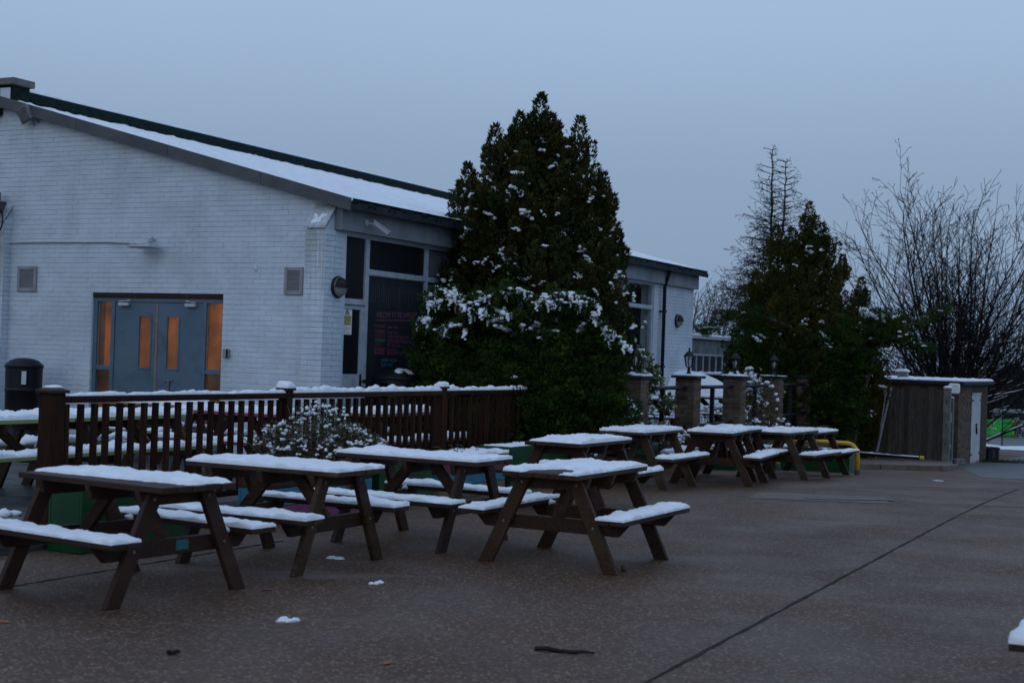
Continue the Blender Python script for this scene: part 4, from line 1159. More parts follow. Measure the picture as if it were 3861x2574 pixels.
# ================================================================== BRICK PILLARS with lanterns and railings
pil = [(1.92, 22.05), (3.07, 24.58), (4.27, 27.12), (5.61, 30.37), (7.03, 33.9)]
ordn = ['first', 'second', 'third', 'fourth', 'fifth']
PW = .345
PTOP = 1.36
for i, (x, y) in enumerate(pil):
    zb = zg(y) - .05
    p = thing('brick_pillar', '%s brown brick pillar from the hall, with a dark slab cap%s' % (ordn[i], ' under the hedge' if i == 0 else (' against the far cypress' if i == 4 else '')), 'pillar', (x, y, zb), RZ, 'brick pillars in a row')
    h = PTOP - zb; hw = PW / 2
    obj('core', MB().box(-hw + .008, hw - .008, -hw + .008, hw - .008, 0, h), 'mortar', p)
    me = brick_mesh(.1025, 'red_brick', .010, .010)
    n = int(h / BR_H); z0 = h - n * BR_H
    rg = random.Random(i)
    for r in range(n):
        lng = PW - .1025 - .01
        for k in range(4):
            a = k * math.pi / 2
            ca, sa = math.cos(a), math.sin(a)
            l_ = lng; u0_ = -hw if r % 2 == 0 else -hw + .1125
            o = bpy.data.objects.new('brick', me); COL.objects.link(o); o.parent = p
            d = rg.uniform(-.002, .002)
            lx, ly = u0_, -hw + d
            o.location = (ca * lx - sa * ly, sa * lx + ca * ly, z0 + r * BR_H + .005)
            o.rotation_euler = (0, 0, a + rg.uniform(-.006, .006)); o.scale = (l_, 1, 1)
    cw = .235
    cp = obj('pillar_cap', MB().box(-cw, cw, -cw, cw, h, h + .045), 'roof_felt', p, bevel=.006)
    if i < 3:
        obj('snow_cover', snow_mesh('snow_cover', -cw + .03, cw - .02, -cw + .02, cw - .02, .03, 80 + i, .022, z=h + .046, rag=.012), None, p)
    elif i == 3:
        obj('snow_cover', snow_mesh('snow_cover', -cw, cw, -cw, cw, .008, 85, .025, z=h + .046, rag=.05, cut=lambda x, y: .2 * fbm(x, y, 7, 3)), None, p)


def lantern(loc, label):
    v = thing('lantern', label, 'lantern', loc, RZ + .2, 'lanterns on the pillars')
    obj('base', MB().lathe([(0, 0), (.075, 0), (.075, .012), (.045, .03), (.028, .07), (.022, .12), (.03, .135), (.055, .15), (0, .151)], 16), 'black_metal', v, smooth=True)
    N = 6
    for k in range(N):
        a = 2 * math.pi * k / N; b_ = 2 * math.pi * (k + 1) / N
        p0 = Vector((.052 * math.cos(a), .052 * math.sin(a), .15)); p1 = Vector((.088 * math.cos(a), .088 * math.sin(a), .33))
        q0 = Vector((.052 * math.cos(b_), .052 * math.sin(b_), .15)); q1 = Vector((.088 * math.cos(b_), .088 * math.sin(b_), .33))
        obj('glazing_bar', MB().tube([p0, p1], .007, 5), 'black_metal', v)
        obj('glass_pane', MB().add([p0 * .97 + Vector((0, 0, .005)), q0 * .97 + Vector((0, 0, .005)), q1 * .97, p1 * .97], [(0, 1, 2, 3)]), 'lantern_glass', v)
    obj('bulb', MB().lathe([(0, .15), (.014, .155), (.014, .2), (.026, .23), (.03, .26), (.02, .29), (0, .3)], 10), 'text_white', v, smooth=True)
    obj('lantern_roof', MB().lathe([(.105, .325), (.108, .335), (.10, .345), (.055, .40), (.022, .425), (.016, .435), (.012, .45), (.02, .46), (.016, .475), (0, .482)], 6), 'black_metal', v)
    return v


for i in range(4):
    x, y = pil[i]
    lantern((x, y, PTOP + .045), 'black lantern on the %s brick pillar from the hall' % ordn[i])
x, y = pil[4]
lantern((x, y, PTOP + .045), 'black lantern on the fifth brick pillar, lost against the far cypress')
# railings between the pillars
for i in range(4):
    a = Vector(pil[i]); b_ = Vector(pil[i + 1]); d = (b_ - a); L = d.length; d.normalize()
    rl = thing('railing', 'black metal railing between the %s and %s brick pillars' % (ordn[i], ordn[i + 1]), 'railing', (a.x, a.y, zg(a.y)), math.atan2(d.y, d.x), 'railings between pillars')
    z1 = 1.20 - zg(a.y); z0 = .53 - zg(a.y)
    rl_top = obj('top_rail', MB().tube([(.16, 0, z1), (L - .16, 0, z1)], .033, 8), 'black_metal', rl, smooth=True)
    obj('lower_rail', MB().tube([(.16, 0, z0), (L - .16, 0, z0)], .028, 8), 'black_metal', rl, smooth=True)
    obj('upright', MB().box(L / 2 - .035, L / 2 + .035, -.035, .035, -.3, z1 - .02), 'black_metal', rl)
# low brick wall under the railings (holds up the terrace)
lw = thing('low_brick_wall', 'low brown brick wall below the railings and pillars', 'wall', W(2.3, -2.72, 0), RZ)
wb = obj('wall_core', MB().box(0, 15.5, .01, .12, -1.3, .24), 'mortar', lw)
lay_bricks(wb, courses(0, 15.5, -.675, .24, head=.01), (0, 0), 0, .1, 'red_brick', near=lambda u, z: u, limit=200, head=.01)

# ================================================================== LITTER BINS
def litter_bin(label, loc, rz, r, h, snow):
    v = thing('litter_bin', label, 'litter bin', loc, rz, 'black litter bins')
    k = h / 1.2
    obj('body', MB().lathe([(0, 0), (r * .98, 0), (r * .98, .03), (r * .93, .05), (r * .96, .72 * k), (r, .73 * k), (r, .75 * k), (r * .97, .76 * k), (r * .97, .78 * k)], 28), 'black_plastic', v, smooth=True)
    # hood with two openings: built from wall strips between them
    for a0, a1 in ((-.26 * math.pi + math.pi / 2 * 0 + .75, math.pi - .75 + .26 * math.pi * 0), (math.pi + .75, 2 * math.pi - .75 + .0)):
        pass
    z0, z1 = .78 * k, 1.06 * k
    w_ = .16
    for a0, a1 in ((w_, math.pi - w_), (math.pi + w_, 2 * math.pi - w_)):
        obj('hood_wall', MB().lathe([(r * .97, z0), (r * .985, z1)], 14, (0, 0, 0), a0, a1), 'black_plastic', v, smooth=True)
    for a0 in (0, math.pi):
        obj('hood_wall', MB().lathe([(r * .97, z0), (r * .972, z0 + .03 * k)], 4, (0, 0, 0), a0 - w_, a0 + w_).lathe([(r * .98, z1 - .045 * k), (r * .985, z1)], 4, (0, 0, 0), a0 - w_, a0 + w_), 'black_plastic', v, smooth=True)
    obj('lid', MB().lathe([(r * .96, z1 - .002), (r * 1.03, z1), (r * 1.03, z1 + .035 * k), (r * .97, z1 + .05 * k), (r * .75, z1 + .105 * k), (r * .4, z1 + .135 * k), (0, z1 + .145 * k)], 28), 'black_plastic', v, smooth=True)
    if snow:
        b = MB(); rg = random.Random(4)
        for i in range(16):
            a = rg.uniform(2.7, 5.6); q = rg.uniform(.25, .85)
            b.blob((r * q * math.cos(a + 1), r * q * math.sin(a + 1), z1 + (.14 - .11 * q ** 2.2) * k), rg.uniform(.05, .1), rg.uniform(.04, .08), .028, i, .3)
        stuff(obj('snow_cover', b, 'snow', v, smooth=True))
    return v


# openings point along the local x axis, so the one by the wall shows daylight through its slots
litter_bin('black domed litter bin standing against the white gable wall', W(-.62, 5.12, .12), math.atan2(20.9, -6.8) + .05, .275, 1.25, False)
litter_bin('wide black litter bin with snow on its lid in front of the chalkboard', (-1.66, 20.65, .12), R(63.2), .33, 1.27, True)

# ================================================================== YELLOW HOOP, BALL, LUMPS
hb = thing('hoop_barrier', 'bright yellow steel hoop barrier beside the farthest picnic table', 'barrier', (5.60, 25.8, zg(25.8)), math.atan2(-.75, 1.27))
pts = [(-.74, 0, -.1), (-.74, 0, .36)] + [(-.74 + .2 * (1 - math.cos(a)), 0, .36 + .2 * math.sin(a)) for a in np.linspace(.2, math.pi / 2, 7)] + \
      [(.74 - .2 * (1 - math.cos(a)), 0, .36 + .2 * math.sin(a)) for a in np.linspace(math.pi / 2, .2, 7)] + [(.74, 0, .36), (.74, 0, -.1)]
obj('hoop', MB().tube(pts, .042, 12), 'yellow', hb, smooth=True)
for sx in (-.74, .74): obj('ground_sleeve', MB().tube([(sx, 0, -.05), (sx, 0, .10)], .050, 12), 'dark_grey', hb)
tag(obj('ball', MB().lathe([(0, 0), (.014, .002), (.024, .011), (.028, .027), (.024, .042), (.014, .051), (0, .054)], 14), 'ball', loc=(.93, 11.1, 0), smooth=True), 'small brown ball lying beside the foot of the front table', 'ball')


def lump(label, loc, sx, sy, sz, seed, n=5):
    rg = random.Random(seed); b = MB()
    for i in range(n):
        b.blob((rg.uniform(-sx, sx) * .7, rg.uniform(-sy, sy) * .7, sz * .25), sx * rg.uniform(.35, .6), sy * rg.uniform(.4, .7), sz * rg.uniform(.5, 1), seed * 10 + i, .3)
    return tag(obj('snow_lump', b, 'snow', loc=loc, smooth=True), label, 'snow', 'snow lumps on the ground')


lump('flat lump of snow under the second table from the left', (-1.33, 11.25, 0), .07, .05, .02, 1)
lump('small lump of snow on the slabs in front of the second table from the left', (-.91, 10.12, 0), .045, .05, .018, 2)
lump('lump of snow lying alone nearest the camera', (-1.3, 8.64, 0), .06, .06, .02, 3)
lump('pile of snow on the dark decking left of the fence post', (-4.33, 12.35, .122), .10, .07, .05, 4, 7)
lump('specks of snow on the slabs right of the yellow hoop barrier', (7.1, 23.6, zg(23.6)), .12, .04, .008, 5)
lump('snow drift at the foot of the end fence post', (-3.45, 11.62, .122), .14, .06, .05, 6, 6)
lump('snow drift on the deck edge behind the nearest table', (-3.95, 11.35, .122), .15, .07, .05, 9, 6)
for k, (x, y, l_, a) in enumerate(((.35, 7.97, .34, -.25), (-1.75, 7.6, .07, .5), (.75, 7.1, .14, -.1), (2.2, 6.25, .12, .1))):
    pts = [(x + l_ * (u - .5) * math.cos(a), y + l_ * (u - .5) * math.sin(a), .012 + .006 * math.sin(u * 9 + k)) for u in np.linspace(0, 1, 6)]
    tag(obj('twig', MB().tube(pts, [.012, .014, .012, .013, .010, .006], 5), 'bark'), ('long dark twig lying on the slabs at the bottom centre', 'scrap of dark twig at the bottom left', 'short twig at the very bottom edge', 'short dark twig by the table at the bottom right edge')[k], 'twig', 'twigs on the slabs')
for k, (x, y) in enumerate(((-1.62, 9.7), (-.6, 7.55), (-2.9, 8.3))):
    lf = MB().add([(-.05, 0, .006), (0, -.03, .008), (.055, 0, .012), (0, .03, .006)], [(0, 1, 2, 3)])
    M.setdefault('dead_leaf', mk('dead_leaf', (.22, .06, .03), (.26, .09, .04), 9, .7))
    tag(obj('fallen_leaf', lf, 'dead_leaf', loc=(x, y, 0), rz=k * 1.3), ('red brown leaf between the two leftmost tables', 'small orange leaf on the slabs at the bottom centre', 'dull leaf under the leftmost table')[k], 'leaf', 'fallen leaves')

# ================================================================== SHED, BOARD FENCE, FRAME
KX, KY = 11.35, 36.0
kz = zg(KY)
shd = thing('store_shed', 'brown brick flat roofed store shed with white double doors', 'shed', (KX, KY, kz), RZ)
Ls, Ds, hs = 4.80, 3.8, 1.27 - kz
obj('wall_core', MB().box(.012, Ls - .012, .012, Ds, -.8, hs), 'mortar', shd)
sw = obj('side_wall', MB().box(.02, Ls - .02, .0105, .0118, -.6, hs - .01), 'mortar', shd)
D0, D1, DT = 2.08, 3.66, 1.05 - kz
lay_bricks(sw, courses(0, Ls, -.30, hs, holes=((D0, D1, -.4, DT),), head=.01), (0, 0), 0, .1, 'red_brick', near=lambda u, z: u, limit=280, head=.01)
fwl = obj('front_wall', MB().box(.0105, .0118, .02, Ds - .02, -.6, hs - .01), 'mortar', shd)
lay_bricks(fwl, courses(-Ds, 0, -.30, hs, head=.01), (0, 0), -math.pi / 2, .1, 'red_brick', near=lambda u, z: -z, limit=160, head=.01)
rs = obj('flat_roof', MB().box(-.14, Ls + .16, -.14, Ds + .1, hs, hs + .10), 'roof_felt', shd, bevel=.01)
obj('snow_cover', snow_mesh('snow_cover', -.13, Ls + .15, -.13, Ds, .055, 91, .06, z=hs + .10, rag=.012), None, rs)
for k in range(2):
    x0_ = D0 + .03 + k * (D1 - D0 - .06) / 2; x1_ = x0_ + (D1 - D0 - .06) / 2 - .006
    lf = obj('door_leaf', MB().box(x0_, x1_, .02, .05, -.1, DT - .05), 'light_grey', shd, bevel=.004)
    nb = 5; bw = (x1_ - x0_) / nb
    for q in range(nb):
        obj('door_plank', MB().box(x0_ + q * bw + .003, x0_ + (q + 1) * bw - .003, .004, .02, -.10 + .03 * ((q * 7) % 3), DT - .052), 'light_grey', lf, bevel=.003)
    for zz in (.12, DT - .22):
        xh = x0_ if k == 0 else x1_ - .22
        obj('hinge', MB().box(xh, xh + .22, -.006, .0035, zz, zz + .045), 'black_metal', lf)
obj('door_head', MB().box(D0, D1, -.01, .06, DT - .05, DT), 'light_grey', shd, bevel=.004)
obj('latch', MB().box(2.80, 2.95, -.03, .0035, .16 - kz, .22 - kz).beam((2.82, -.02, .14 - kz), (2.93, -.02, -.06 - kz), .035, .035), 'black_metal', shd)
fr_ = obj('roof_cowl', MB().box(.45, .72, 1.4, 1.65, hs + .1, hs + .30), 'galv', shd, bevel=.02)
obj('snow_cover', snow_mesh('snow_cover', .43, .74, 1.38, 1.67, .05, 93, .03, z=hs + .30), None, fr_)
sf = thing('floodlight', 'square floodlight plastered with snow on the shed corner', 'floodlight', (11.02, 35.3, 1.19), RZ)
obj('housing', MB().box(-.06, -.01, -.13, .13, -.12, .12), 'black_metal', sf, bevel=.01)
obj('snow_cover', MB().prism([(-.13, -.115), (.125, -.13), (.14, .10), (.10, .135), (-.12, .13), (-.145, .05)], 'x', -.10, -.061), 'snow', sf, bevel=.018)
obj('arm', MB().tube([(-.01, 0, -.05), (.55, .0, -.12)], .02, 6), 'black_metal', sf)

bf = thing('board_fence', 'tall weathered vertical board fence in front of the shed', 'fence', (10.52, 34.4, zg(34.4) + .09), RZ + math.pi / 2)
bm = mesh_of('fence_board', MB().box(-.056, .056, -.011, .011, .04, 1.74)); bm.materials.append(M['wood_grey'])
for k in range(36):
    o = obj('fence_board', bm, None, bf, loc=(.10 + k * .118, rnd.uniform(-.008, .008), rnd.uniform(-.02, .02)))
    o.rotation_euler = (0, rnd.uniform(-.008, .008), 0); o.scale = (1, 1, 1 + rnd.uniform(-.012, .012))
for z in (.35, 1.4): obj('fence_rail', MB().box(0, 4.3, -.055, -.016, z, z + .08), 'wood_grey', bf)
gp = obj('concrete_post', MB().box(-.13, .035, -.08, .08, -.3, 1.79), 'concrete', bf, bevel=.01)
for z in (.40, .85, 1.4): obj('post_hole', MB().box(-.06, -.03, .0795, .082, z, z + .08), 'black_print', gp)
obj('snow_cover', snow_mesh('snow_cover', -.13, .035, -.08, .08, .03, 95, .02, z=1.79), None, gp)
sp = thing('gate_post', 'tall grey steel gate post between the board fence and shed', 'post', (10.84, 34.95, zg(34.95)), RZ)
obj('post_tube', MB().box(-.06, .06, -.06, .06, -.2, 1.66), 'galv', sp, bevel=.01)
obj('post_plate', MB().box(-.066, -.0605, -.03, .04, 1.05, 1.3).box(-.066, -.0605, -.03, .04, .4, .5), 'light_grey', sp)
obj('snow_cover', snow_mesh('snow_cover', -.07, .06, -.06, .06, .03, 97, .02, z=1.66), None, sp)
gf = thing('goal_frame', 'galvanised steel goal frame folded against the board fence', 'goal frame', (8.85, 34.25, zg(34.25) + .10), RZ - math.pi / 2)
gf.scale = (1.12, 1.12, 1.12)
obj('leaning_post', MB().tube([(.0, -.1, -.02), (.20, .36, 1.55)], .026, 8), 'galv', gf)
obj('leaning_post', MB().tube([(.03, -.02, .2), (.10, .36, 1.50)], .020, 8), 'galv', gf)
tp = obj('crossbar', MB().tube([(.10, .38, 1.52), (-1.2, .40, 1.54)], .035, 8), 'galv', gf)
obj('snow_cover', snow_mesh('snow_cover', -1.2, .10, .36, .42, .045, 99, .02, z=1.55), None, tp)
obj('base_bar', MB().tube([(-1.5, -.15, .15), (.95, -.15, .10)], .04, 8), 'black_metal', gf)
obj('snow_cover', snow_mesh('snow_cover', -1.45, .93, -.19, -.11, .022, 101, .02, z=.135, slope=lambda x, y: -.0204 * x, rag=.012), None, gf)
obj('end_cap', MB().tube([(.95, -.15, .10), (1.03, -.15, .10)], .042, 8), 'yellow', gf)
obj('gusset', MB().prism([(.06, 1.28), (.16, 1.45), (.04, 1.50)], 'y', .33, .34), 'galv', gf)
st = thing('stone_block', 'pale stone block at the foot of the shed wall', 'stone', (11.15, 35.2, zg(35.2)), .3)
obj('block', MB().box(-.14, .14, -.08, .08, 0, .16), 'concrete', st, bevel=.02)

# ================================================================== FAR LEFT-OF-CENTRE: LOW BUILDING, MOUND, LOW WALL
lb = thing('low_building', 'low flat roofed building with a strip of windows under stained grey panels', 'building', (5.6, 47.6, zg(47.6)), R(63.2))
zb = -zg(47.6)
obj('rear_wall', MB().box(-6, 14, .05, 5, -.5, 2.5 + zb), 'render_wall', lb)
for k in range(14):
    a = -6 + k * 1.42
    obj('cladding_panel', MB().box(a, a + 1.405, 0, .048, 1.93 + zb, 2.44 + zb), 'render_wall', lb, bevel=.004)
rb = obj('roof_edge', MB().box(-6.1, 14, -.12, 5, 2.44 + zb, 2.56 + zb), 'light_grey', lb, bevel=.01)
obj('snow_cover', snow_mesh('snow_cover', -6.1, 14, -.12, 1.5, .05, 103, .12, z=2.56 + zb, rag=.06, lumps=20), None, rb)
obj('window_rail', MB().box(-6, 14, -.03, .047, 1.86 + zb, 1.925 + zb).box(-6, 14, -.06, .047, 1.22 + zb, 1.30 + zb), 'white_paint', lb)
for k in range(29):
    a = -6 + k * .70
    wn = obj('window', MB().box(a, a + .06, -.025, .046, 1.30 + zb, 1.86 + zb), 'white_paint', lb)
    M.setdefault('far_glass', mk('dull_far_glass', (.020, .034, .040), (.03, .046, .052), 3, .3, spec=.15))
    obj('pane', MB().box(a + .06, a + .70, .01, .045, 1.30 + zb, 1.86 + zb), 'far_glass', wn)
obj('sill_band', MB().box(-6, 14, -.05, .047, 1.02 + zb, 1.219 + zb), 'concrete', lb)
# smooth snow covered mound on the terrace
md = MB(); N, Mm = 28, 20; vs = []; fs = []
for i in range(N + 1):
    for j in range(Mm + 1):
        u = -1 + 2 * i / N; v_ = -1 + 2 * j / Mm
        r2 = abs(u) ** 2.6 + abs(v_) ** 2.6
        hgt = max(0, 1 - r2) ** .55 * 1.28
        vs.append((u * 1.9, v_ * 1.2, hgt + .015 * mnoise.noise((u * 4, v_ * 4, 2))))
for i in range(N):
    for j in range(Mm):
        a = i * (Mm + 1) + j; fs.append((a, a + Mm + 1, a + Mm + 2, a + 1))
md.add(vs, fs)
tag(obj('snow_mound', md, 'snow', loc=(3.55, 32.4, .18), rz=R(0), smooth=True), 'big smooth snow covered mound behind the second brick pillar', 'snow')
dwl = thing('dark_low_wall', 'dark low wall topped with snow behind the third brick pillar', 'wall', (6.6, 37.2, -.6), R(10))
obj('wall_body', MB().box(-2.4, 1.2, -.15, .15, 0, 1.93), 'roof_felt', dwl)
obj('snow_cover', snow_mesh('snow_cover', -2.4, 1.2, -.16, .16, .07, 105, .05, z=1.93), None, dwl)

# ================================================================== VEGETATION
def tri_cloud(P, D, Nn, ln, wd):
    """leaf blades: base P, direction D, side Nn, length ln, width wd -> diamond of two triangles"""
    n = len(P); ln = ln[:, None]; wd = wd[:, None]
    mid = P + D * ln * .5
    V = np.stack([P, mid + Nn * wd * .6, P + D * ln, mid - Nn * wd * .6], 1).reshape(-1, 3)
    k = np.arange(n)[:, None] * 4
    return V, np.concatenate([k + np.array([[0, 1, 2]]), k + np.array([[0, 2, 3]])], 0)


def norm(a): return a / np.maximum(np.linalg.norm(a, axis=1, keepdims=True), 1e-6)


def plume_leaves(rs, base, axis, length, radius, n, leaf_l, leaf_w, flat=None, spread=.8):
    """one plume: blades on a plump spindle around an axis, tips pointing up and out"""
    a = rs.rand(n) ** .9
    prof = np.sin(np.clip(a * .86 + .14, 0, 1) * math.pi) ** .55 * (1 - .25 * a)
    th = rs.rand(n) * 2 * math.pi
    t1 = np.cross(axis, [0.31, .52, .79]); t1 /= np.linalg.norm(t1); t2 = np.cross(axis, t1)
    rr = radius * prof * (.45 + .55 * rs.rand(n) ** .5)
    radial = np.cos(th)[:, None] * t1 + np.sin(th)[:, None] * t2
    if flat is not None:
        radial = radial - (radial @ flat)[:, None] * flat * .65
    P = base + axis * (a * length)[:, None] + radial * rr[:, None]
    D = norm(axis * 1.0 + radial * spread + rs.normal(0, .25, (n, 3)))
    Nn = norm(np.cross(D, rs.normal(0, 1, (n, 3))))
    return tri_cloud(P, D, Nn, leaf_l * (.6 + .8 * rs.rand(n)), leaf_w * (.6 + .8 * rs.rand(n)))


def join(parts):
    Vs, Fs, k = [], [], 0
    for V, F in parts:
        Vs.append(V); Fs.append(F + k); k += len(V)
    return np.concatenate(Vs), np.concatenate(Fs)


def cypress(label, loc, H, prof, seed, mat, n_plumes, snow_p, group=None, lean=0.0, leafn=150, tops=()):
    """conical cypress of upright plumes; prof: [(height fraction, radius)]"""
    rs = np.random.RandomState(seed); rg = random.Random(seed)
    t = thing('cypress_tree', label, 'tree', loc, 0, group)
    hs = [p[0] for p in prof]; rr = [p[1] for p in prof]
    R_ = lambda f: float(np.interp(f, hs, rr))
    obj('trunk', MB().tube([(0, 0, -.2), (.02, .02, H * .4), (lean * .6, 0, H * .75), (lean, 0, H * .95)], [.16, .12, .06, .015], 8), 'bark', t)
    for k in range(26):
        f = rg.uniform(.08, .8); a = rg.uniform(0, 6.28); r_ = R_(f) * .8
        obj('limb', MB().tube([(0, 0, f * H - .3), (r_ * .5 * math.cos(a), r_ * .5 * math.sin(a), f * H - .15), (r_ * math.cos(a), r_ * math.sin(a), f * H + .15)], [.04, .028, .01], 5), 'bark', t)
    parts = []; spots = []
    fz = np.linspace(0, .96, 200); wts = np.array([R_(f) for f in fz]) + .12; wts /= wts.sum()
    for i in range(n_plumes):
        f = rs.choice(fz, p=wts) + rs.uniform(-.01, .01)
        a = rs.rand() * 2 * math.pi
        rd = R_(f) * (.66 + .32 * rs.rand() ** .6) * (1 + .07 * math.sin(a * 3 + f * 9))
        cx = lean * f
        base = np.array([cx + rd * math.cos(a), rd * math.sin(a), f * H - .12])
        axis = np.array([math.cos(a) * (.32 + .25 * rs.rand()), math.sin(a) * (.32 + .25 * rs.rand()), 1.0]) + rs.normal(0, .12, 3); axis /= np.linalg.norm(axis)
        ln = (.34 + .42 * rs.rand()) * (1 - .35 * f) * H / 5.8 * 1.1
        rad = ln * (.21 + .10 * rs.rand())
        parts.append(plume_leaves(rs, base, axis, ln, rad, leafn, .062, .024))
        spots.append((base, axis, ln, rad, a, f))
    for (hx, hz, l_, hy) in tops:
        base = np.array([hx, hy, hz]); axis = np.array([hx * .04, 0, 1.0]); axis /= np.linalg.norm(axis)
        parts.append(plume_leaves(rs, base, axis, l_, l_ * .2, int(leafn * 2.2), .08, .024)); spots.append((base, axis, l_, l_ * .22, 0, .95))
        for q in range(5):
            aa = q * 1.256; bb = base + np.array([math.cos(aa) * l_ * .14, math.sin(aa) * l_ * .14, -.05])
            parts.append(plume_leaves(rs, bb, norm((axis + .2 * np.array([math.cos(aa), math.sin(aa), 0]))[None])[0], l_ * .62, l_ * .13, leafn, .075, .022))
    # inner foliage so that the crown is dense but not solid
    n_in = n_plumes * 60
    f = rs.choice(fz, p=wts, size=n_in); a = rs.rand(n_in) * 2 * math.pi
    rd = np.interp(f, hs, rr) * np.sqrt(rs.rand(n_in)) * .86
    P = np.stack([lean * f + rd * np.cos(a), rd * np.sin(a), f * H + rs.uniform(-.1, .1, n_in)], 1)
    D = norm(rs.normal(0, 1, (n_in, 3)) + [0, 0, .6]); Nn = norm(np.cross(D, rs.normal(0, 1, (n_in, 3))))
    parts.append(tri_cloud(P, D, Nn, .07 + .05 * rs.rand(n_in), .028 + .022 * rs.rand(n_in)))
    V, F = join(parts)
    obj('crown', mesh_np('crown', V, F), mat, t)
    b = MB()
    for (base, axis, ln, rad, a, f) in spots:
        if rg.random() > snow_p(f, a): continue
        for q in range(rg.randint(1, 2)):
            u = rg.uniform(.4, .95)
            o_ = np.array([math.cos(a), math.sin(a), 0]) * rad * rg.uniform(.6, 1.0) * (1.1 - .5 * u) + np.array([rg.gauss(0, .35), rg.gauss(0, .35), 0]) * rad
            c = base + axis * ln * u + o_
            sc = rg.uniform(.010, .023) * (1.6 if rg.random() < .15 else 1)
            dr_ = np.array([-math.sin(a), math.cos(a), rg.gauss(-.1, .5)]) * sc * rg.choice((-1, 1))
            for w_ in range(min(rg.randint(3, 11), max(3, int(rad / sc * 1.6)))):
                p_ = c + dr_ * (w_ * .75) * rg.uniform(.7, 1.2) + np.array([0, 0, -.0025 * w_ * w_ * .4])
                b.blob((p_[0] + rg.gauss(0, sc * .5), p_[1] + rg.gauss(0, sc * .5), p_[2] + rg.gauss(0, sc * .4)), sc * rg.uniform(.7, 1.6), sc * rg.uniform(.7, 1.6), sc * rg.uniform(.5, .9), rg.randint(0, 9999), .4, 6, 4)
    stuff(obj('snow_cover', b, 'snow', t, smooth=True))
    return t


prof1 = [(0, 1.25), (.12, 1.46), (.3, 1.54), (.45, 1.52), (.55, 1.44), (.65, 1.28), (.73, 1.10), (.81, .86), (.87, .58), (.93, .28), (1, .05)]
cypress('tall dark green cypress with patches of snow rising behind the juniper hedge', (.22, 22.9, 0), 5.45, prof1, 5, 'cypress', 880,
        lambda f, a: (.62 if .42 < f < .98 else .22), lean=.06, leafn=215, tops=((.12, 5.15, .72, 0), (-.58, 4.62, .70, -.1), (.74, 4.65, .85, -.1), (.36, 4.85, .6, .1), (-.2, 4.9, .62, -.2), (1.12, 3.85, .75, -.2), (-1.0, 4.1, .6, .0), (1.38, 3.1, .6, -.2), (-1.3, 3.2, .6, -.1)))
prof2 = [(0, 1.6), (.1, 1.85), (.25, 1.88), (.4, 1.74), (.5, 1.56), (.6, 1.32), (.7, 1.04), (.8, .74), (.88, .5), (.94, .26), (1, .06)]
cypress('smaller golden green cypress with snow behind the far brick pillars', (7.2, 35.4, -.6), 5.75, prof2, 9, 'cypress2', 700,
        lambda f, a: (.45 if (.5 < f < .97 and math.cos(a) > -.5) else .10), lean=.1, leafn=200, tops=((.1, 5.55, .75, 0), (.42, 5.1, .7, 0), (-.75, 4.9, .75, -.3), (1.35, 3.75, .7, -.3), (.9, 4.4, .6, -.2), (-1.2, 3.9, .6, -.3)))


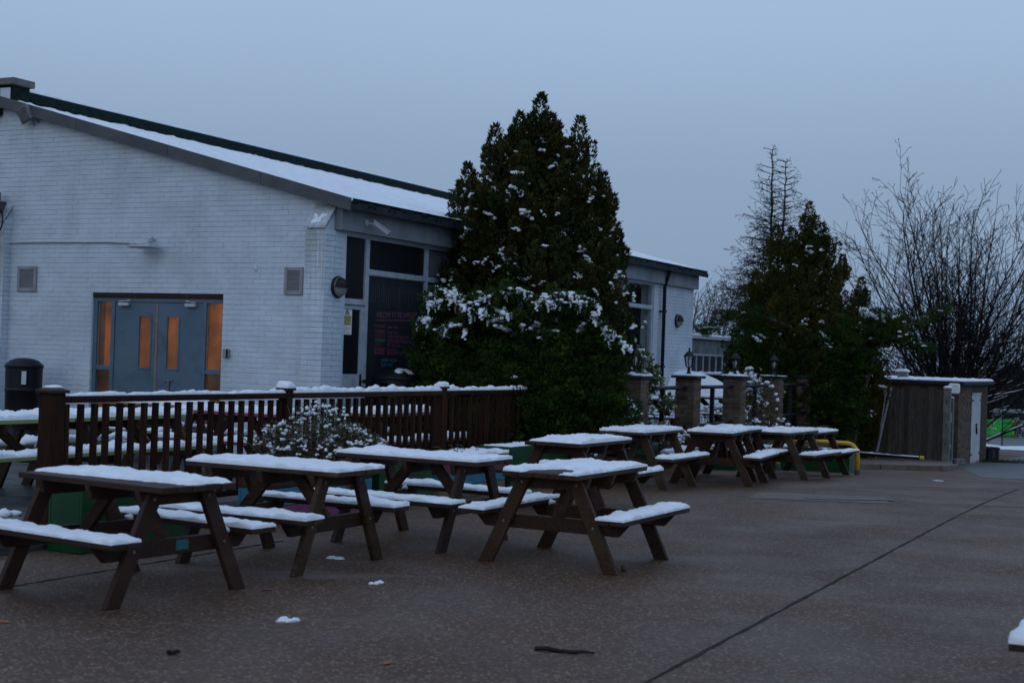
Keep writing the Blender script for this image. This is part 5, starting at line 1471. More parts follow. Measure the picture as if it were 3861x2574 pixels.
def spreading_juniper(label, loc, lobes, seed, n_sprays, limbs=(), ridges=(), snow_top=.5, group=None, name='juniper_bush', mat='juniper', snow_cut=.0, leaf=.075):
    """low spreading evergreen: lobes = ellipsoids (x,y,z,rx,ry,rz); limbs = long arching arms of foliage"""
    rs = np.random.RandomState(seed); rg = random.Random(seed)
    t = thing(name, label, 'bush', loc, 0, group)
    for k, (x, y, z, rx, ry, rz_) in enumerate(lobes):
        obj('stem', MB().tube([(x * .25, y * .25, -.2), (x * .6, y * .6, z * .55), (x, y, z)], [.06, .045, .02], 6), 'stem', t)
    parts = []; spots = []
    ar = np.array([l_[3] * l_[5] + l_[3] * l_[4] for l_ in lobes]); ar /= ar.sum()
    for i in range(n_sprays):
        li = rs.choice(len(lobes), p=ar); x, y, z, rx, ry, rz_ = lobes[li]
        d = rs.normal(0, 1, 3); d /= np.linalg.norm(d)
        if d[2] < -.55: d[2] *= -1
        q = .72 + .26 * rs.rand()
        base = np.array([x + d[0] * rx * q, y + d[1] * ry * q, z + d[2] * rz_ * q])
        nr = np.array([d[0] / rx, d[1] / ry, d[2] / rz_]); nr /= np.linalg.norm(nr)
        axis = nr * .75 + np.array([0, 0, .25]) + rs.normal(0, .28, 3); axis /= np.linalg.norm(axis)
        ln = .22 + .22 * rs.rand()
        flat = np.array([0, 0, 1.0]) * .9 + nr * .3; flat /= np.linalg.norm(flat)
        parts.append(plume_leaves(rs, base - axis * .1, axis, ln, ln * .40, 130, leaf, leaf * .24, flat=flat, spread=.55))
        spots.append((base + axis * ln * .35, nr, z + d[2] * rz_ * q, axis))
    # inner mass
    n_in = n_sprays * 110
    li = rs.choice(len(lobes), p=ar, size=n_in); Lb = np.array(lobes)[li]
    d = norm(rs.normal(0, 1, (n_in, 3))) * (rs.rand(n_in) ** .4)[:, None] * .86
    P = Lb[:, :3] + d * Lb[:, 3:6]
    P[:, 2] = np.maximum(P[:, 2], .02)
    D = norm(rs.normal(0, 1, (n_in, 3)) + [0, 0, .3]); Nn = norm(np.cross(D, rs.normal(0, 1, (n_in, 3))))
    parts.append(tri_cloud(P, D, Nn, .06 + .05 * rs.rand(n_in), .02 + .016 * rs.rand(n_in)))
    limb_spots = []
    for pts, r_ in limbs:
        pts = [np.array(p) for p in pts]
        obj('limb', MB().tube(pts, [.05] + [.03] * (len(pts) - 2) + [.012], 6), 'stem', t)
        for k in range(len(pts) - 1):
            seg = pts[k + 1] - pts[k]; L = np.linalg.norm(seg); ax = seg / L
            for q in range(int(L / .045)):
                u = rs.rand(); rad = r_ * (1 - .75 * (k + u) / (len(pts) - 1))
                base = pts[k] + seg * u + rs.normal(0, .4, 3) * rad
                a2 = ax + rs.normal(0, .35, 3) + np.array([0, 0, .15]); a2 /= np.linalg.norm(a2)
                parts.append(plume_leaves(rs, base, a2, .25, .08, 60, leaf, leaf * .26))
                limb_spots.append((base + np.array([0, 0, rad * .8]), rad))
    b = MB(); ridge_sprays = []
    for (c, nr, z, axis) in spots:
        # drooping fingers of snow along the sprays that face the sky
        if nr[2] > .22 and z > snow_cut and rg.random() < snow_top * min(1, nr[2] * 1.3):
            tg = np.cross(nr, [0, 0, 1.0]); tg /= max(np.linalg.norm(tg), 1e-6)
            fd = axis * .7 + tg * rg.gauss(0, .6); fd /= np.linalg.norm(fd)
            n_b = rg.randint(4, 10); w0 = rg.uniform(.034, .062)
            for w_ in range(n_b):
                p = c + fd * (w_ - n_b * .4) * w0 * .8 + np.array([rg.gauss(0, .014), rg.gauss(0, .014), .02 - .004 * w_ * w_ * .25])
                k_ = 1 - .45 * w_ / n_b
                b.blob(tuple(p), w0 * k_ * rg.uniform(.9, 1.4), w0 * k_ * rg.uniform(.9, 1.3), w0 * k_ * rg.uniform(.5, .75), rg.randint(0, 9999), .3, 7, 5)
        elif rg.random() < snow_top * .035 and z > snow_cut * .7:
            b.blob(tuple(c), .05, .04, .022, rg.randint(0, 9999), .4, 7, 5)
    # crusts of snow lying along the ridges of the top sprays, with fingers hanging over the edge
    for pts in ridges:
        pts = [np.array(p_) for p_ in pts]
        for k in range(len(pts) - 1):
            seg = pts[k + 1] - pts[k]; L = np.linalg.norm(seg)
            for q in range(max(3, int(L / .0125))):
                c = pts[k] + seg * rg.random() + np.array([rg.gauss(0, .015), rg.gauss(-.08, .09), rg.gauss(.02, .018)])
                w0 = rg.uniform(.016, .040)
                b.blob(tuple(c), w0 * rg.uniform(.9, 1.5), w0 * rg.uniform(.9, 1.5), w0 * rg.uniform(.5, .8), rg.randint(0, 9999), .35, 7, 5)
                if rg.random() < .22:
                    for h_ in range(rg.randint(2, 5)):
                        w1 = w0 * (1 - .13 * h_); c2 = c + np.array([rg.gauss(0, .012), -.05 - .025 * h_, -.028 * (h_ + 1)])
                        b.blob(tuple(c2), w1, w1, w1 * .7, rg.randint(0, 9999), .35, 7, 5)
            for q in range(int(L / .05)):
                c = pts[k] + seg * rg.random() + np.array([0, rg.gauss(-.05, .06), -.05])
                a2 = np.array([rg.gauss(0, .5), -.8, rg.gauss(.1, .35)]); a2 /= np.linalg.norm(a2)
                ridge_sprays.append(plume_leaves(rs, c - a2 * .12, a2, .26, .08, 110, leaf, leaf * .24))
    for (c, rad) in limb_spots:
        if rg.random() < .10:
            b.blob(tuple(c), rg.uniform(.05, .1), .05, .025, rg.randint(0, 9999), .3, 7, 5)
    V, F = join(parts + ridge_sprays)
    obj('foliage', mesh_np('foliage', V, F), mat, t)
    stuff(obj('snow_cover', b, 'snow', t, smooth=True))
    return t


spreading_juniper('broad dark green juniper hedge with a snowy top at the end of the fence', (.35, 20.6, 0),
                  [(-1.24, .10, 1.48, .44, .55, .98), (-.44, -.05, 1.48, .62, .65, 1.0), (.36, .0, 1.45, .68, .65, 1.0), (.74, -.12, 1.10, .48, .6, .92), (.05, -.35, .72, 1.2, .6, .72), (-.9, .1, .9, .75, .55, .85), (.7, -.3, .6, .7, .5, .6)],
                  21, 780, snow_top=.45, snow_cut=1.8, ridges=[[(-1.59, -0.22, 2.38), (-1.53, -0.22, 2.48), (-1.38, -0.22, 2.53), (-1.19, -0.22, 2.5), (-1.06, -0.22, 2.41)], [(-1.55, -0.42, 2.3), (-1.38, -0.22, 2.38), (-1.13, -0.22, 2.36), (-1.01, -0.42, 2.27)], [(-0.96, -0.42, 2.31), (-0.76, -0.22, 2.44), (-0.51, -0.22, 2.52), (-0.2, -0.22, 2.55), (-0.1, -0.22, 2.5)], [(-1.07, -0.42, 2.09), (-0.94, -0.42, 2.19), (-0.75, -0.42, 2.26)], [(-0.72, -0.42, 2.17), (-0.45, -0.42, 2.21), (-0.31, -0.42, 2.2)], [(-0.04, -0.42, 2.37), (0.08, -0.22, 2.47), (0.29, -0.22, 2.52), (0.54, -0.22, 2.52), (0.74, -0.22, 2.44), (0.87, -0.42, 2.35)], [(0.14, -0.42, 2.39), (0.42, -0.22, 2.44), (0.7, -0.42, 2.37)], [(0.76, -0.42, 2.27), (0.89, -0.42, 2.15), (0.99, -0.42, 2.03), (1.11, -0.42, 1.95), (1.21, -0.42, 1.85), (1.31, -0.42, 1.79)], [(-1.44, -0.42, 1.94), (-1.19, -0.42, 2.03), (-0.98, -0.42, 2.0)], [(-1.71, -0.42, 2.08), (-1.53, -0.42, 2.13)], [(0.96, -0.42, 1.98), (1.07, -0.42, 1.9)]])
spreading_juniper('dark spreading juniper with long arching limbs under the far cypress', (7.9, 34.0, -.55),
                  [(-.55, .3, 1.5, .85, .7, 1.5), (-.2, .0, 1.6, .66, .6, 1.45), (.12, .0, 2.3, .60, .6, 1.0), (.02, -.05, 1.35, .58, .5, 1.35), (-.45, -.1, .9, .58, .5, .9), (.95, .1, 3.02, .70, .5, .40), (-1.9, .5, 2.2, .7, .6, .8), (-1.2, .4, 1.2, .9, .6, 1.1)],
                  27, 620, limbs=(([(.9, 0, 3.15), (1.6, -.1, 3.25), (2.0, -.1, 3.35), (2.35, -.1, 3.62)], .17), ([(1.0, -.2, 2.95), (1.5, -.3, 2.85), (1.85, -.3, 2.75)], .18),
                                  ([(-1.2, .2, 3.1), (-2.2, .1, 3.45), (-2.8, 0, 3.2), (-3.35, -.1, 2.95)], .17)), snow_top=.25, snow_cut=2.6)


def leafy_shrub(label, loc, lobes, seed, n_leaf, leaf, mat, n_stems, snow_n, snow_size, name='shrub', h=1.0):
    rs = np.random.RandomState(seed); rg = random.Random(seed)
    t = thing(name, label, 'shrub', loc, 0, None)
    Lb0 = np.array(lobes, float)
    sb = MB(); tips = []
    for k in range(n_stems):
        l_ = lobes[rg.randrange(len(lobes))]
        d = np.array([rg.gauss(0, .5), rg.gauss(0, .5), rg.uniform(-.2, .9)])
        e_ = np.array(l_[:3]) + d * np.array(l_[3:6]) * .95
        b0 = np.array([e_[0] * .3 + rg.gauss(0, .05), e_[1] * .3 + rg.gauss(0, .05), -.05])
        mdp = (b0 + e_) / 2 + np.array([rg.gauss(0, .05), rg.gauss(0, .05), .05])
        sb.tube([b0, mdp, e_], [.009, .007, .003], 4); tips += [mdp, e_]
    obj('stems', stuff_mesh(sb, 'stems'), 'stem', t)
    li = rs.randint(0, len(lobes), n_leaf); L = Lb0[li]
    d = norm(rs.normal(0, 1, (n_leaf, 3))) * (rs.rand(n_leaf) ** .45)[:, None]
    P = L[:, :3] + d * L[:, 3:6]; P[:, 2] = np.maximum(P[:, 2], .0)
    D = norm(d + rs.normal(0, .6, (n_leaf, 3)) + [0, 0, .2]); Nn = norm(np.cross(D, rs.normal(0, 1, (n_leaf, 3))))
    V, F = tri_cloud(P, D, Nn, leaf * (.6 + .8 * rs.rand(n_leaf)), leaf * .5 * (.6 + .8 * rs.rand(n_leaf)))
    obj('leaves', mesh_np('leaves', V, F), mat, t)
    b = MB()
    for k in range(snow_n):
        l_ = lobes[rg.randrange(len(lobes))]
        d = np.array([rg.gauss(0, 1), rg.gauss(0, 1), abs(rg.gauss(0, 1)) + .15]); d /= np.linalg.norm(d)
        c = np.array(l_[:3]) + d * np.array(l_[3:6]) * rg.uniform(.8, 1.0)
        for w_ in range(rg.randint(1, 4)):
            b.blob((c[0] + rg.gauss(0, snow_size * .7), c[1] + rg.gauss(0, snow_size * .7), c[2] + rg.gauss(0, snow_size * .35)), snow_size * rg.uniform(.6, 1.3), snow_size * rg.uniform(.6, 1.3), snow_size * rg.uniform(.5, .9), rg.randint(0, 9999), .3, 7, 5)
    stuff(obj('snow_cover', b, 'snow', t, smooth=True))
    return t


def stuff_mesh(mb, name): return mesh_of(name, mb)


c = W(-4.75, -3.02)
leafy_shrub('bushy half bare shrub dotted with snow in the blue and pink planter', (c.x, c.y, .42),
            [(-.30, 0, .22, .30, .28, .30), (.05, .1, .38, .34, .3, .34), (.32, .15, .25, .28, .28, .26), (-.05, -.05, .15, .45, .3, .2), (.55, .3, .2, .18, .2, .2)], 41, 7000, .034, 'shrub_leaf', 150, 240, .017)
leafy_shrub('small evergreen shrub thickly capped with snow below the first brick pillar', (1.62, 20.9, .2),
            [(0, 0, .55, .34, .3, .38), (.12, 0, .3, .36, .3, .3), (-.33, -.1, .3, .28, .26, .22)], 43, 2600, .045, 'juniper', 30, 130, .036)
leafy_shrub('tangle of snowy branches below the second brick pillar', (2.75, 23.2, .05),
            [(-.15, 0, .28, .42, .3, .24), (.3, -.1, .25, .4, .3, .2), (.55, -.3, .05, .22, .2, .22)], 47, 1500, .05, 'shrub_leaf', 70, 75, .028)
leafy_shrub('climbing plant with yellow green leaves on the railing by the first brick pillar', (2.25, 22.9, -.1),
            [(-.1, 0, 1.0, .16, .14, .35), (.28, .05, 1.05, .16, .14, .14), (.05, 0, .55, .2, .15, .3)], 53, 420, .075, 'laurel_leaf', 16, 14, .03, name='climbing_plant')
leafy_shrub('laurel bush with snow tipped leaves around the first pillar lantern', (1.95, 22.55, .9),
            [(0, 0, .62, .32, .3, .36), (.25, .1, .45, .2, .2, .25), (-.25, 0, .55, .2, .2, .3)], 57, 900, .09, 'laurel_leaf', 22, 30, .042)
leafy_shrub('thorny climber with reddish leaves on the railing between the third and fourth pillars', (5.0, 28.6, -.2),
            [(0, 0, .9, .45, .4, .75), (.15, .3, .6, .5, .4, .5), (-.1, -.1, .4, .5, .4, .4)], 59, 1100, .06, 'shrub_leaf', 60, 40, .04, name='climbing_plant')
leafy_shrub('snowy shrub on the terrace behind the third brick pillar', (5.5, 33.6, .2),
            [(0, 0, .75, .5, .5, .6), (.6, .2, .6, .4, .4, .45)], 61, 900, .08, 'shrub_leaf', 30, 40, .06)
leafy_shrub('low snowy shrub showing between the second and third pillars', (4.2, 28.8, .15),
            [(0, 0, .35, .45, .3, .3), (.3, .1, .25, .3, .3, .2)], 63, 700, .06, 'shrub_leaf', 30, 40, .045)
# a few bare twigs lying in the snow of the rimmed planter
c = W(-1.75, -3.05); b = MB()
for k in range(9):
    a = rnd.uniform(0, 3.1); p = Vector((rnd.uniform(-.3, .3), rnd.uniform(-.12, .12), .50)); q = p + Vector((.22 * math.cos(a), .10 * math.sin(a), rnd.uniform(.0, .09)))
    b.tube([p, (p + q) / 2 + Vector((0, 0, .03)), q], [.005, .004, .002], 4)
tag(obj('dead_stems', b, 'stem', loc=(c.x, c.y, 0), rz=RZ), 'dry bent stems poking from the snow of the rimmed planter', 'plant')


# ------------------------------------------------------------------ bare trees
def seg_mesh(segs, sides=3):
    """segs: arrays p0,p1,r0,r1 -> prisms"""
    P0 = np.array([s[0] for s in segs]); P1 = np.array([s[1] for s in segs]); r0_ = np.array([s[2] for s in segs]); r1_ = np.array([s[3] for s in segs])
    d = norm(P1 - P0); ref = np.where(np.abs(d[:, 2:3]) > .9, [[1., 0, 0]], [[0, 0, 1.]])
    a = norm(np.cross(d, ref)); b = np.cross(d, a); n = len(P0)
    vs = []
    for P, r_ in ((P0, r0_), (P1, r1_)):
        for k in range(sides):
            th = 2 * math.pi * k / sides
            vs.append(P + (a * math.cos(th) + b * math.sin(th)) * r_[:, None])
    V = np.stack(vs, 1).reshape(-1, 3); k = np.arange(n)[:, None] * (2 * sides)
    F = np.concatenate([k + np.array([[j, (j + 1) % sides, sides + (j + 1) % sides, sides + j]]) for j in range(sides)], 0)
    return V, F


def grow(rg, p, d, length, r, depth, out, trop, gnarl, kids, shrink, minr=.004, seglen=.35, ang=.6):
    n = max(2, int(length / seglen)); st = length / n; p = np.array(p, float); d = np.array(d, float)
    for i in range(n):
        d = d + np.array([rg.gauss(0, gnarl), rg.gauss(0, gnarl), rg.gauss(0, gnarl * .6) + trop]); d /= np.linalg.norm(d)
        q = p + d * st; ra = r * (1 - .75 * i / n); rb = r * (1 - .75 * (i + 1) / n)
        out.append((p, q, max(ra, minr), max(rb, minr), depth))
        if depth > 0 and i >= n * .15:
            for k in range(kids):
                if rg.random() < .72:
                    ax = np.array([rg.gauss(0, 1), rg.gauss(0, 1), rg.gauss(0, .6)]); ax -= d * (ax @ d); ax /= max(np.linalg.norm(ax), 1e-6)
                    cd_ = d * math.cos(ang) + ax * math.sin(ang)
                    grow(rg, q, cd_, length * shrink * (1.1 - .6 * i / n) * rg.uniform(.6, 1.1), max(rb * .6, minr), depth - 1, out, trop, gnarl * 1.15, kids, shrink, minr, seglen * .8, ang)
        p = q


def bare_tree(label, loc, stems, mat, seed, depth, group=None, snow=True, name='bare_tree', kids=1, shrink=.5, minr=.006, trop=.05, gnarl=.09, seglen=.5, ang=.6, snow_r=.012):
    rg = random.Random(seed); t = thing(name, label, 'tree', loc, 0, group)
    main, fine = [], []
    for (p, d, L, r) in stems:
        out = []; grow(rg, p, d, L, r, depth, out, trop, gnarl, kids, shrink, minr, seglen, ang)
        for s in out: (main if s[4] == depth else fine).append(s)
    V, F = seg_mesh(main, 6); obj('trunk', mesh_np('trunk', V, F, True), mat, t)
    V, F = seg_mesh(fine, 3); obj('crown', mesh_np('crown', V, F), mat, t)
    if snow:
        sn = []
        for s in main + fine:
            dd = s[1] - s[0]; L = np.linalg.norm(dd)
            if abs(dd[2]) / L < .5 and s[2] > snow_r and rg.random() < .5:
                o_ = np.array([0, 0, s[2] * .9]); sn.append((s[0] + o_, s[1] + o_, s[2] * .7, s[3] * .7))
        if sn:
            V, F = seg_mesh(sn, 4); obj('snow_cover', mesh_np('snow_cover', V, F), 'snow', t)
    return t


rg = random.Random(99); stems = []
for k in range(46):
    a = rg.uniform(0, 2 * math.pi); te = rg.uniform(0, 1.15) * (.75 + .25 * abs(math.cos(a)))      # angle off the vertical
    d = (math.cos(a) * math.sin(te), math.sin(a) * math.sin(te), math.cos(te))
    stems.append(((rg.gauss(0, .28), rg.gauss(0, .25), rg.uniform(-.2, 1.2)), d, rg.uniform(7.6, 9.4) * (1 - .22 * te), rg.uniform(.030, .062)))
for k in range(36):
    a = rg.uniform(0, 2 * math.pi); te = rg.uniform(.7, 1.5)
    stems.append(((rg.gauss(0, .3), rg.gauss(0, .3), rg.uniform(.2, 2.2)), (math.cos(a) * math.sin(te), math.sin(a) * math.sin(te), math.cos(te)), rg.uniform(3.0, 5.6), rg.uniform(.018, .030)))
bare_tree('large many stemmed bare tree with fanning branches behind the shed', (15.5, 50.0, zg(50)), stems, 'bark', 17, 3, kids=2, shrink=.34, minr=.008, trop=.014, gnarl=.055, seglen=.45, ang=.62, snow_r=.014)
# larch: straight stems with drooping side branches
rg = random.Random(5); stems = []
lt = thing('larch_tree', 'tall bare larch with straight twin stems behind the golden cypress', 'tree', (10.1, 55.0, zg(55)), 0)
segs_m, segs_f = [], []
for (x0_, top, r_) in ((-.25, 11.35, .13), (.28, 10.9, .11), (.05, 8.6, .08)):
    prev = np.array([x0_ * .5, 0, -.3])
    for i in range(1, 49):
        q = np.array([x0_ * (.5 + .5 * i / 48) + rg.gauss(0, .012), rg.gauss(0, .02), top * i / 48]); segs_m.append((prev, q, r_ * (1 - .9 * (i - 1) / 48) + .008, r_ * (1 - .9 * i / 48) + .008)); prev = q
        z = q[2]
        if z < 2.5: continue
        for k in range(7):
            a = rg.uniform(0, 6.28); L = (top - z) * .30 * rg.uniform(.5, 1.1) + .30
            if x0_ < -.1 and math.cos(a) > .2: L *= .5
            out = []; grow(rg, q, (math.cos(a), math.sin(a), .30), L, .017, 2, out, -.018, .10, 2, .42, .0085, .18, .8)
            segs_f += out
V, F = seg_mesh(segs_m, 6); obj('trunk', mesh_np('trunk', V, F, True), 'bark_larch', lt)
V, F = seg_mesh(segs_f, 3); obj('crown', mesh_np('crown', V, F), 'bark_larch', lt)
# trees far behind
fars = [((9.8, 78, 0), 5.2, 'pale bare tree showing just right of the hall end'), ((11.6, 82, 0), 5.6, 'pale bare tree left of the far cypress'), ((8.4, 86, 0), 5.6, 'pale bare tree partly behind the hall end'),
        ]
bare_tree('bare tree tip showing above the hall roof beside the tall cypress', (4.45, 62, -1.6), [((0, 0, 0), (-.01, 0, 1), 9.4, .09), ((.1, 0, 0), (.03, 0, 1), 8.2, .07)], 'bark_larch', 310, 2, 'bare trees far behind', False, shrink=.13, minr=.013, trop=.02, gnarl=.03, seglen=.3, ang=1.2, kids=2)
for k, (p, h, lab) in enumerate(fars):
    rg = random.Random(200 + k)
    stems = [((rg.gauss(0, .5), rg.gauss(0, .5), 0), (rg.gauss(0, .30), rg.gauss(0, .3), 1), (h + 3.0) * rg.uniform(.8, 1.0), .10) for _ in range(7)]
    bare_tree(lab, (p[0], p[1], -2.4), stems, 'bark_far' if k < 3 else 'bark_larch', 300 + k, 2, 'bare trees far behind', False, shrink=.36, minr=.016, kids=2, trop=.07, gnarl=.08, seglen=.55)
for k, (x, y, h) in enumerate(((33.5, 112, 8.6), (38, 116, 9.2), (42, 118, 9.5), (47, 122, 9), (30, 118, 9))):
    rg = random.Random(400 + k)
    stems = [((rg.gauss(0, .3), rg.gauss(0, .3), 0), (rg.gauss(0, .35), rg.gauss(0, .35), 1), h * rg.uniform(.8, 1.1), .11) for _ in range(5)]
    bare_tree(('leafless tree rising behind the court fence by the shed corner', 'leafless tree behind the green banner', 'leafless tree above the jogger at the right edge', 'leafless tree farthest right behind the court', 'leafless tree just behind the shed roof')[k],
              (x, y, zg(y)), stems, 'bark', 500 + k, 2, 'bare trees far behind', False, kids=2, shrink=.42, minr=.014, trop=.03, gnarl=.1, seglen=.6)
# dark conifer tuft left of the golden cypress
spreading_juniper('dark pine showing above the low building beside the golden cypress', (7.7, 44.5, -1.0), [(0, 0, 3.9, .55, .5, .55), (.35, 0, 3.2, .6, .5, .6), (.5, 0, 2.2, .7, .6, .9), (.2, 0, 1.2, .8, .7, 1.0)], 71, 120, snow_top=.1, name='pine_tree', mat='cypress', leaf=.11)
# belt of undergrowth and far wood at the right
rs = np.random.RandomState(3); segs = []
for k in range(900):
    x = rs.uniform(8, 75); y = rs.uniform(118, 140); h = rs.uniform(1.5, 6.0)
    p = np.array([x, y, -3.2]); q = p + np.array([rs.normal(0, .5), rs.normal(0, .5), h]); segs.append((p, q, .06, .02))
    for j in range(6):
        u = rs.uniform(.3, 1); c_ = p + (q - p) * u; segs.append((c_, c_ + np.array([rs.normal(0, .9), rs.normal(0, .6), rs.uniform(.2, 1.3)]), .03, .012))
V, F = seg_mesh(segs, 3); wd_ = stuff(obj('far_wood', mesh_np('far_wood', V, F), 'bark')); tag(wd_, 'dark far belt of leafless wood along the horizon', 'wood')
hg = MB(); rg = random.Random(8)
for k in range(70):
    hg.blob((rg.uniform(-40, 90), rg.uniform(142, 150), -2.2), rg.uniform(3, 6), 2.5, rg.uniform(2.0, 4.2), k, .35, 12, 8)
hw_ = stuff(obj('far_hedge', hg, 'bark', smooth=True)); tag(hw_, 'dark hedge line on the horizon beyond the court', 'hedge')

# ================================================================== COURT: fence, banner, snow strip, jogger, van, stump
ct = MB(); vs = []; fs = []
for i, y in enumerate(np.arange(58, 135, 3.0)):
    vs += [(16 + (y - 58) * .30, y, zg(y) + .01), (95, y, zg(y) + .01)]
    if i: fs.append((2 * i - 2, 2 * i - 1, 2 * i + 1, 2 * i))
ct.add(vs, fs); struct(obj('court', ct, 'court'))
ln = MB()
for a, b_ in (((22, 70), (40, 66)), ((24, 80), (46, 74))): ln.add(*[(lambda m_: (m_.v, m_.f))(strip_on_ground(a, b_, .07, .02, 10))][0])
struct(obj('court_marking', ln, 'text_white'))
sm_ = MB(); vs = []; fs = []
for i in range(41):
    x = 15 + i * .55; yc = 61.5 - (x - 15) * .42 + .3 * math.sin(i)
    vs += [(x, yc - .7 - .25 * math.sin(i * 1.7), zg(yc) + .012), (x, yc, zg(yc) + .16 + .03 * math.sin(i * 2.3)), (x, yc + .9 + .2 * math.sin(i * .9), zg(yc) + .012)]
    if i:
        k = 3 * i; fs += [(k - 3, k, k + 1, k - 2), (k - 2, k + 1, k + 2, k - 1)]
sm_.add(vs, fs); sb_ = stuff(obj('snow_strip', sm_, 'snow', smooth=True)); tag(sb_, 'strip of lying snow along the edge of the court', 'snow')
cf = thing('court_fence', 'tall green wire mesh fence around the court at the right edge', 'fence', (22.0, 63.5, zg(63.5)), R(-18))
for k in range(7): obj('fence_post', MB().tube([(k * 2.6, 0, -.2), (k * 2.6, 0, 3.2)], .035, 6), 'court_wire', cf)
for z in (.05, 1.1, 3.18): obj('fence_rail', MB().tube([(0, 0, z), (15.6, 0, z)], .022, 5), 'court_wire', cf)
sg2 = []
for k in range(157): sg2.append((np.array([k * .1, 0, .05]), np.array([k * .1, 0, 3.18]), .0028, .0028))
for k in range(32): sg2.append((np.array([0, 0, .05 + k * .1]), np.array([15.6, 0, .05 + k * .1]), .0028, .0028))
V, F = seg_mesh(sg2, 3); stuff(obj('wire_mesh', mesh_np('wire_mesh', V, F), 'court_wire', cf))
pf = thing('palisade_fence', 'dark spiked palisade fence beyond the banner', 'fence', (28.5, 109.0, zg(109)), 0)
pm = mesh_of('pale', MB().prism([(-.05, 0), (.05, 0), (.05, 1.9), (0, 2.08), (-.05, 1.9)], 'y', -.01, .01)); pm.materials.append(M['black_metal'])
for k in range(60): obj('pale', pm, None, pf, loc=(k * .19, 0, 0))
for z in (.3, 1.6): obj('fence_rail', MB().box(0, 11.4, .011, .05, z, z + .06), 'black_metal', pf)
# banner on a barrier
bn = thing('banner', 'bright green printed banner with white lettering and an orange end stripe', 'banner', (30.6, 94.6, -2.62), R(2))
N = 40; vs = []; fs = []
for i in range(N + 1):
    for j in range(9):
        x = 3.05 * i / N; z = 1.22 * j / 8
        top_sag = -.09 * math.sin(math.pi * min(1, i / N * 1.02)) * (j / 8) ** 2 + (.02 if i > N * .9 else 0)
        vs.append((x, .03 * math.sin(x * 5 + z * 2.5) + .015 * math.sin(x * 13), z + top_sag - .05))
for i in range(N):
    for j in range(8): fs.append((i * 9 + j, i * 9 + 9 + j, i * 9 + 10 + j, i * 9 + j + 1))
bm_ = obj('sheet', MB().add(vs, fs), 'banner', bn, smooth=True); so = bm_.modifiers.new('thick', 'SOLIDIFY'); so.thickness = .008
for txt, x, z, s in (('art', 1.27, .72, .34), ('tart.', 1.27, .42, .34), ('dream. dare. your well. make.', 1.27, .22, .085)):
    me = text_mesh('lettering', txt, s, .002); me.materials.append(M['text_white'])
    o = obj('lettering', me, None, bn, loc=(x, -.06, z)); o.rotation_euler = (math.pi / 2, 0, 0)
obj('orange_stripe', MB().box(2.86, 2.94, -.065, -.055, .1, 1.02), 'orange', bn)
obj('support_frame', MB().tube([(0, .06, -.35), (0, .06, 1.2)], .02, 5).tube([(3.05, .06, -.35), (3.05, .06, 1.2)], .02, 5).tube([(0, .06, -.06), (4.4, .06, -.06)], .02, 5), 'galv', bn)

# jogger
jg = thing('person', 'jogger in a purple vest and dark leggings running past the green banner', 'person', (35.4, 99.4, zg(99.4)), R(8))


def skin(name, verts, edges, radii, mat, parent, sub=2):
    me = bpy.data.meshes.new(name); me.from_pydata(verts, edges, []); me.update()
    o = obj(name, me, mat, parent)
    sk = o.modifiers.new('skin', 'SKIN'); sk.use_smooth_shade = True
    for i, r_ in enumerate(radii):
        sv = me.skin_vertices[0].data[i]; sv.radius = (r_, r_) if not isinstance(r_, tuple) else r_; sv.use_root = (i == 0)
    s_ = o.modifiers.new('sub', 'SUBSURF'); s_.levels = sub; s_.render_levels = sub
    return o


# facing +x, mid stride
bv_ = [(0, 0, .92), (.02, 0, 1.10), (.05, 0, 1.28), (.07, 0, 1.40), (.08, 0, 1.47), (.10, 0, 1.56), (.11, 0, 1.66),
       (.0, -.10, .88), (.30, -.11, .60), (.16, -.11, .22), (.28, -.11, .10),
       (.0, .10, .88), (-.12, .11, .50), (-.46, .11, .42), (-.50, .11, .32),
       (.06, -.18, 1.36), (-.16, -.24, 1.16), (.06, -.24, 1.06), (.12, -.22, 1.09),
       (.06, .18, 1.36), (.10, .25, 1.12), (.32, .20, 1.18), (.38, .18, 1.22)]
be_ = [(0, 1), (1, 2), (2, 3), (3, 4), (4, 5), (5, 6), (0, 7), (7, 8), (8, 9), (9, 10), (0, 11), (11, 12), (12, 13), (13, 14), (3, 15), (15, 16), (16, 17), (17, 18), (3, 19), (19, 20), (20, 21), (21, 22)]
br_ = [.13, .12, .135, .10, .05, .085, .06, .095, .065, .045, .04, .095, .065, .045, .04, .05, .042, .034, .032, .05, .042, .034, .032]
skin('body', bv_, be_, br_, 'skin', jg)
skin('vest', [(0, 0, .98), (.02, 0, 1.10), (.05, 0, 1.26), (.065, 0, 1.38)], [(0, 1), (1, 2), (2, 3)], [.142, .132, .148, .115], 'purple', jg)
skin('leggings', [(0, 0, .93), (0, -.10, .86), (.30, -.11, .60), (.17, -.11, .26), (0, .10, .86), (-.12, .11, .50), (-.42, .11, .43)], [(0, 1), (1, 2), (2, 3), (0, 4), (4, 5), (5, 6)], [.142, .104, .072, .052, .104, .072, .052], 'navy', jg)
skin('hair', [(.08, 0, 1.66), (.04, 0, 1.62), (-.06, 0, 1.60), (-.13, 0, 1.52)], [(0, 1), (1, 2), (2, 3)], [.075, .09, .04, .025], 'hair', jg)
for p, q in (((.22, -.11, .07), (.40, -.11, .05)), ((-.52, .11, .36), (-.50, .11, .20))):
    obj('shoe', MB().tube([p, ((p[0] + q[0]) / 2, p[1], (p[2] + q[2]) / 2 + .01), q], [.05, .055, .035], 8), 'shoe', jg, smooth=True)
obj('nose', MB().blob((.205, 0, 1.57), .02, .015, .02, 1, .1), 'skin', jg)

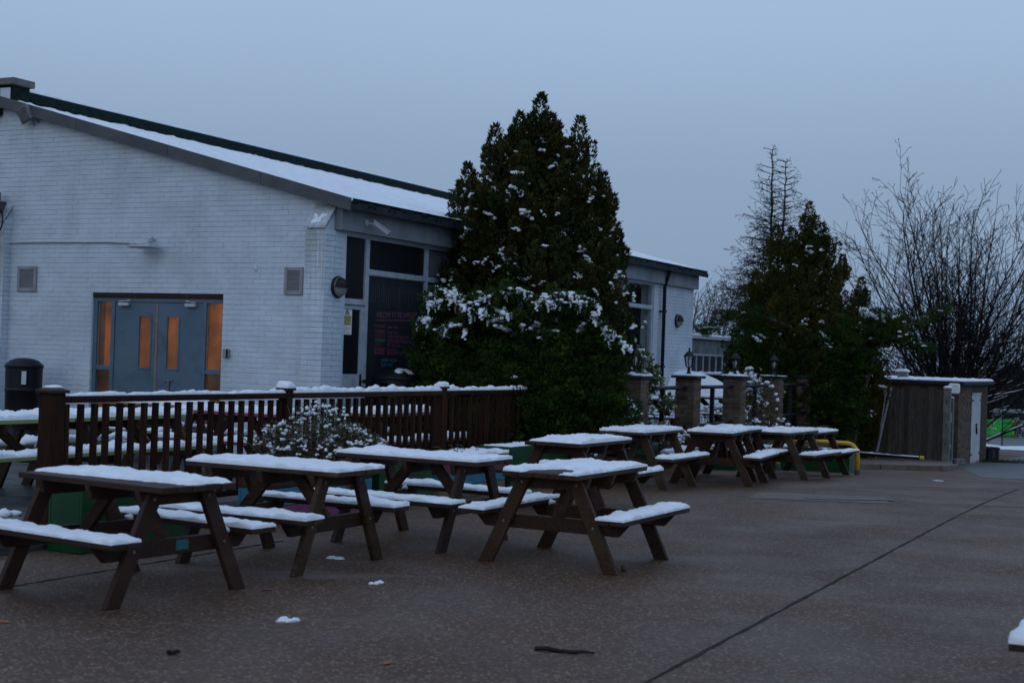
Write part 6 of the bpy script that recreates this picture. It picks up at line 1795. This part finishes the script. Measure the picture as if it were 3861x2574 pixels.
# parked van beyond the jogger
vn = thing('parked_van', 'silver parked van beyond the jogger at the right edge', 'van', (38.6, 106.5, zg(106)), R(0))
prof_v = [(-2.2, .35), (2.1, .35), (2.25, .6), (2.2, .95), (1.5, 1.1), (1.05, 1.85), (.9, 1.95), (-2.1, 1.95), (-2.2, 1.8)]
obj('body', MB().prism(prof_v, 'y', -.85, .85), 'car_paint', vn, bevel=.06)
for x0_, x1_ in ((-2.0, -1.0), (-.9, .1)): obj('side_window', MB().box(x0_, x1_, -.862, -.851, 1.2, 1.75), 'far_glass', vn)
obj('side_window', MB().prism([(.2, 1.2), (1.3, 1.2), (.95, 1.75), (.2, 1.75)], 'y', -.862, -.851), 'far_glass', vn)
for x0_ in (-1.4, 1.4):
    wh = MB().lathe([(0, -.1), (.33, -.1), (.34, -.05), (.34, .05), (.33, .1), (0, .1)], 18); wh.v = [(x + x0_, z - .82, y + .34) for x, y, z in wh.v]
    wo = obj('wheel', wh, 'tyre', vn)
    hu = MB().lathe([(0, 0), (.18, 0), (.2, -.02)], 12); hu.v = [(x + x0_, z - .925, y + .34) for x, y, z in hu.v]; obj('hub_cap', hu, 'galv', wo)
tag(obj('roadside_sign', MB().box(-.5, .5, -.02, .02, .35, .72).box(-.45, -.40, -.02, .02, 0, .35).box(.4, .45, -.02, .02, 0, .35), 'light_grey', loc=(37.0, 99.5, zg(99.5)), rz=0), 'small white board sign in front of the jogger at the right edge', 'sign')
# low timber box by the shed corner
bx = thing('timber_box', 'small dark box with a snowy lid beside the shed corner', 'box', (13.75, 40.6, zg(40.6)), R(20))
for k in range(5): obj('side_board', MB().box(-.32 + k * .13, -.20 + k * .13, -.25, -.23, 0, .62), 'black_metal' if k != 2 else 'wood_grey', bx)
obj('box_core', MB().box(-.31, .32, -.228, .25, .02, .60), 'black_metal', bx)
ld = obj('lid', MB().prism([(-.38, .60), (.38, .60), (.30, .68), (-.30, .72)], 'y', -.3, .3), 'roof_felt', bx)
obj('snow_cover', snow_mesh('snow_cover', -.34, .34, -.28, .28, .04, 113, .04, z=.69, cut=lambda x, y: .2 * fbm(x, y, 4, 3)), None, bx)
bx.scale = (.56, .56, .62)
gr = MB(); rs = np.random.RandomState(4); n = 900
P = np.stack([13.7 + rs.normal(0, .55, n), 39.9 + rs.normal(0, .35, n), np.zeros(n)], 1); P[:, 2] = [zg(y) for y in P[:, 1]]
D = norm(rs.normal(0, .35, (n, 3)) + [0, 0, 1]); Nn = norm(np.cross(D, rs.normal(0, 1, (n, 3))))
V, F = tri_cloud(P, D, Nn, .05 + .08 * rs.rand(n), np.full(n, .012))
gs = stuff(obj('grass', mesh_np('grass', V, F), 'juniper')); tag(gs, 'scruffy grass at the foot of the shed corner', 'grass')

# ------------------------------------------------------------------ render settings
scene.render.engine = 'CYCLES'
scene.render.resolution_x = 1024; scene.render.resolution_y = 682
scene.cycles.max_bounces = 6; scene.cycles.transparent_max_bounces = 12
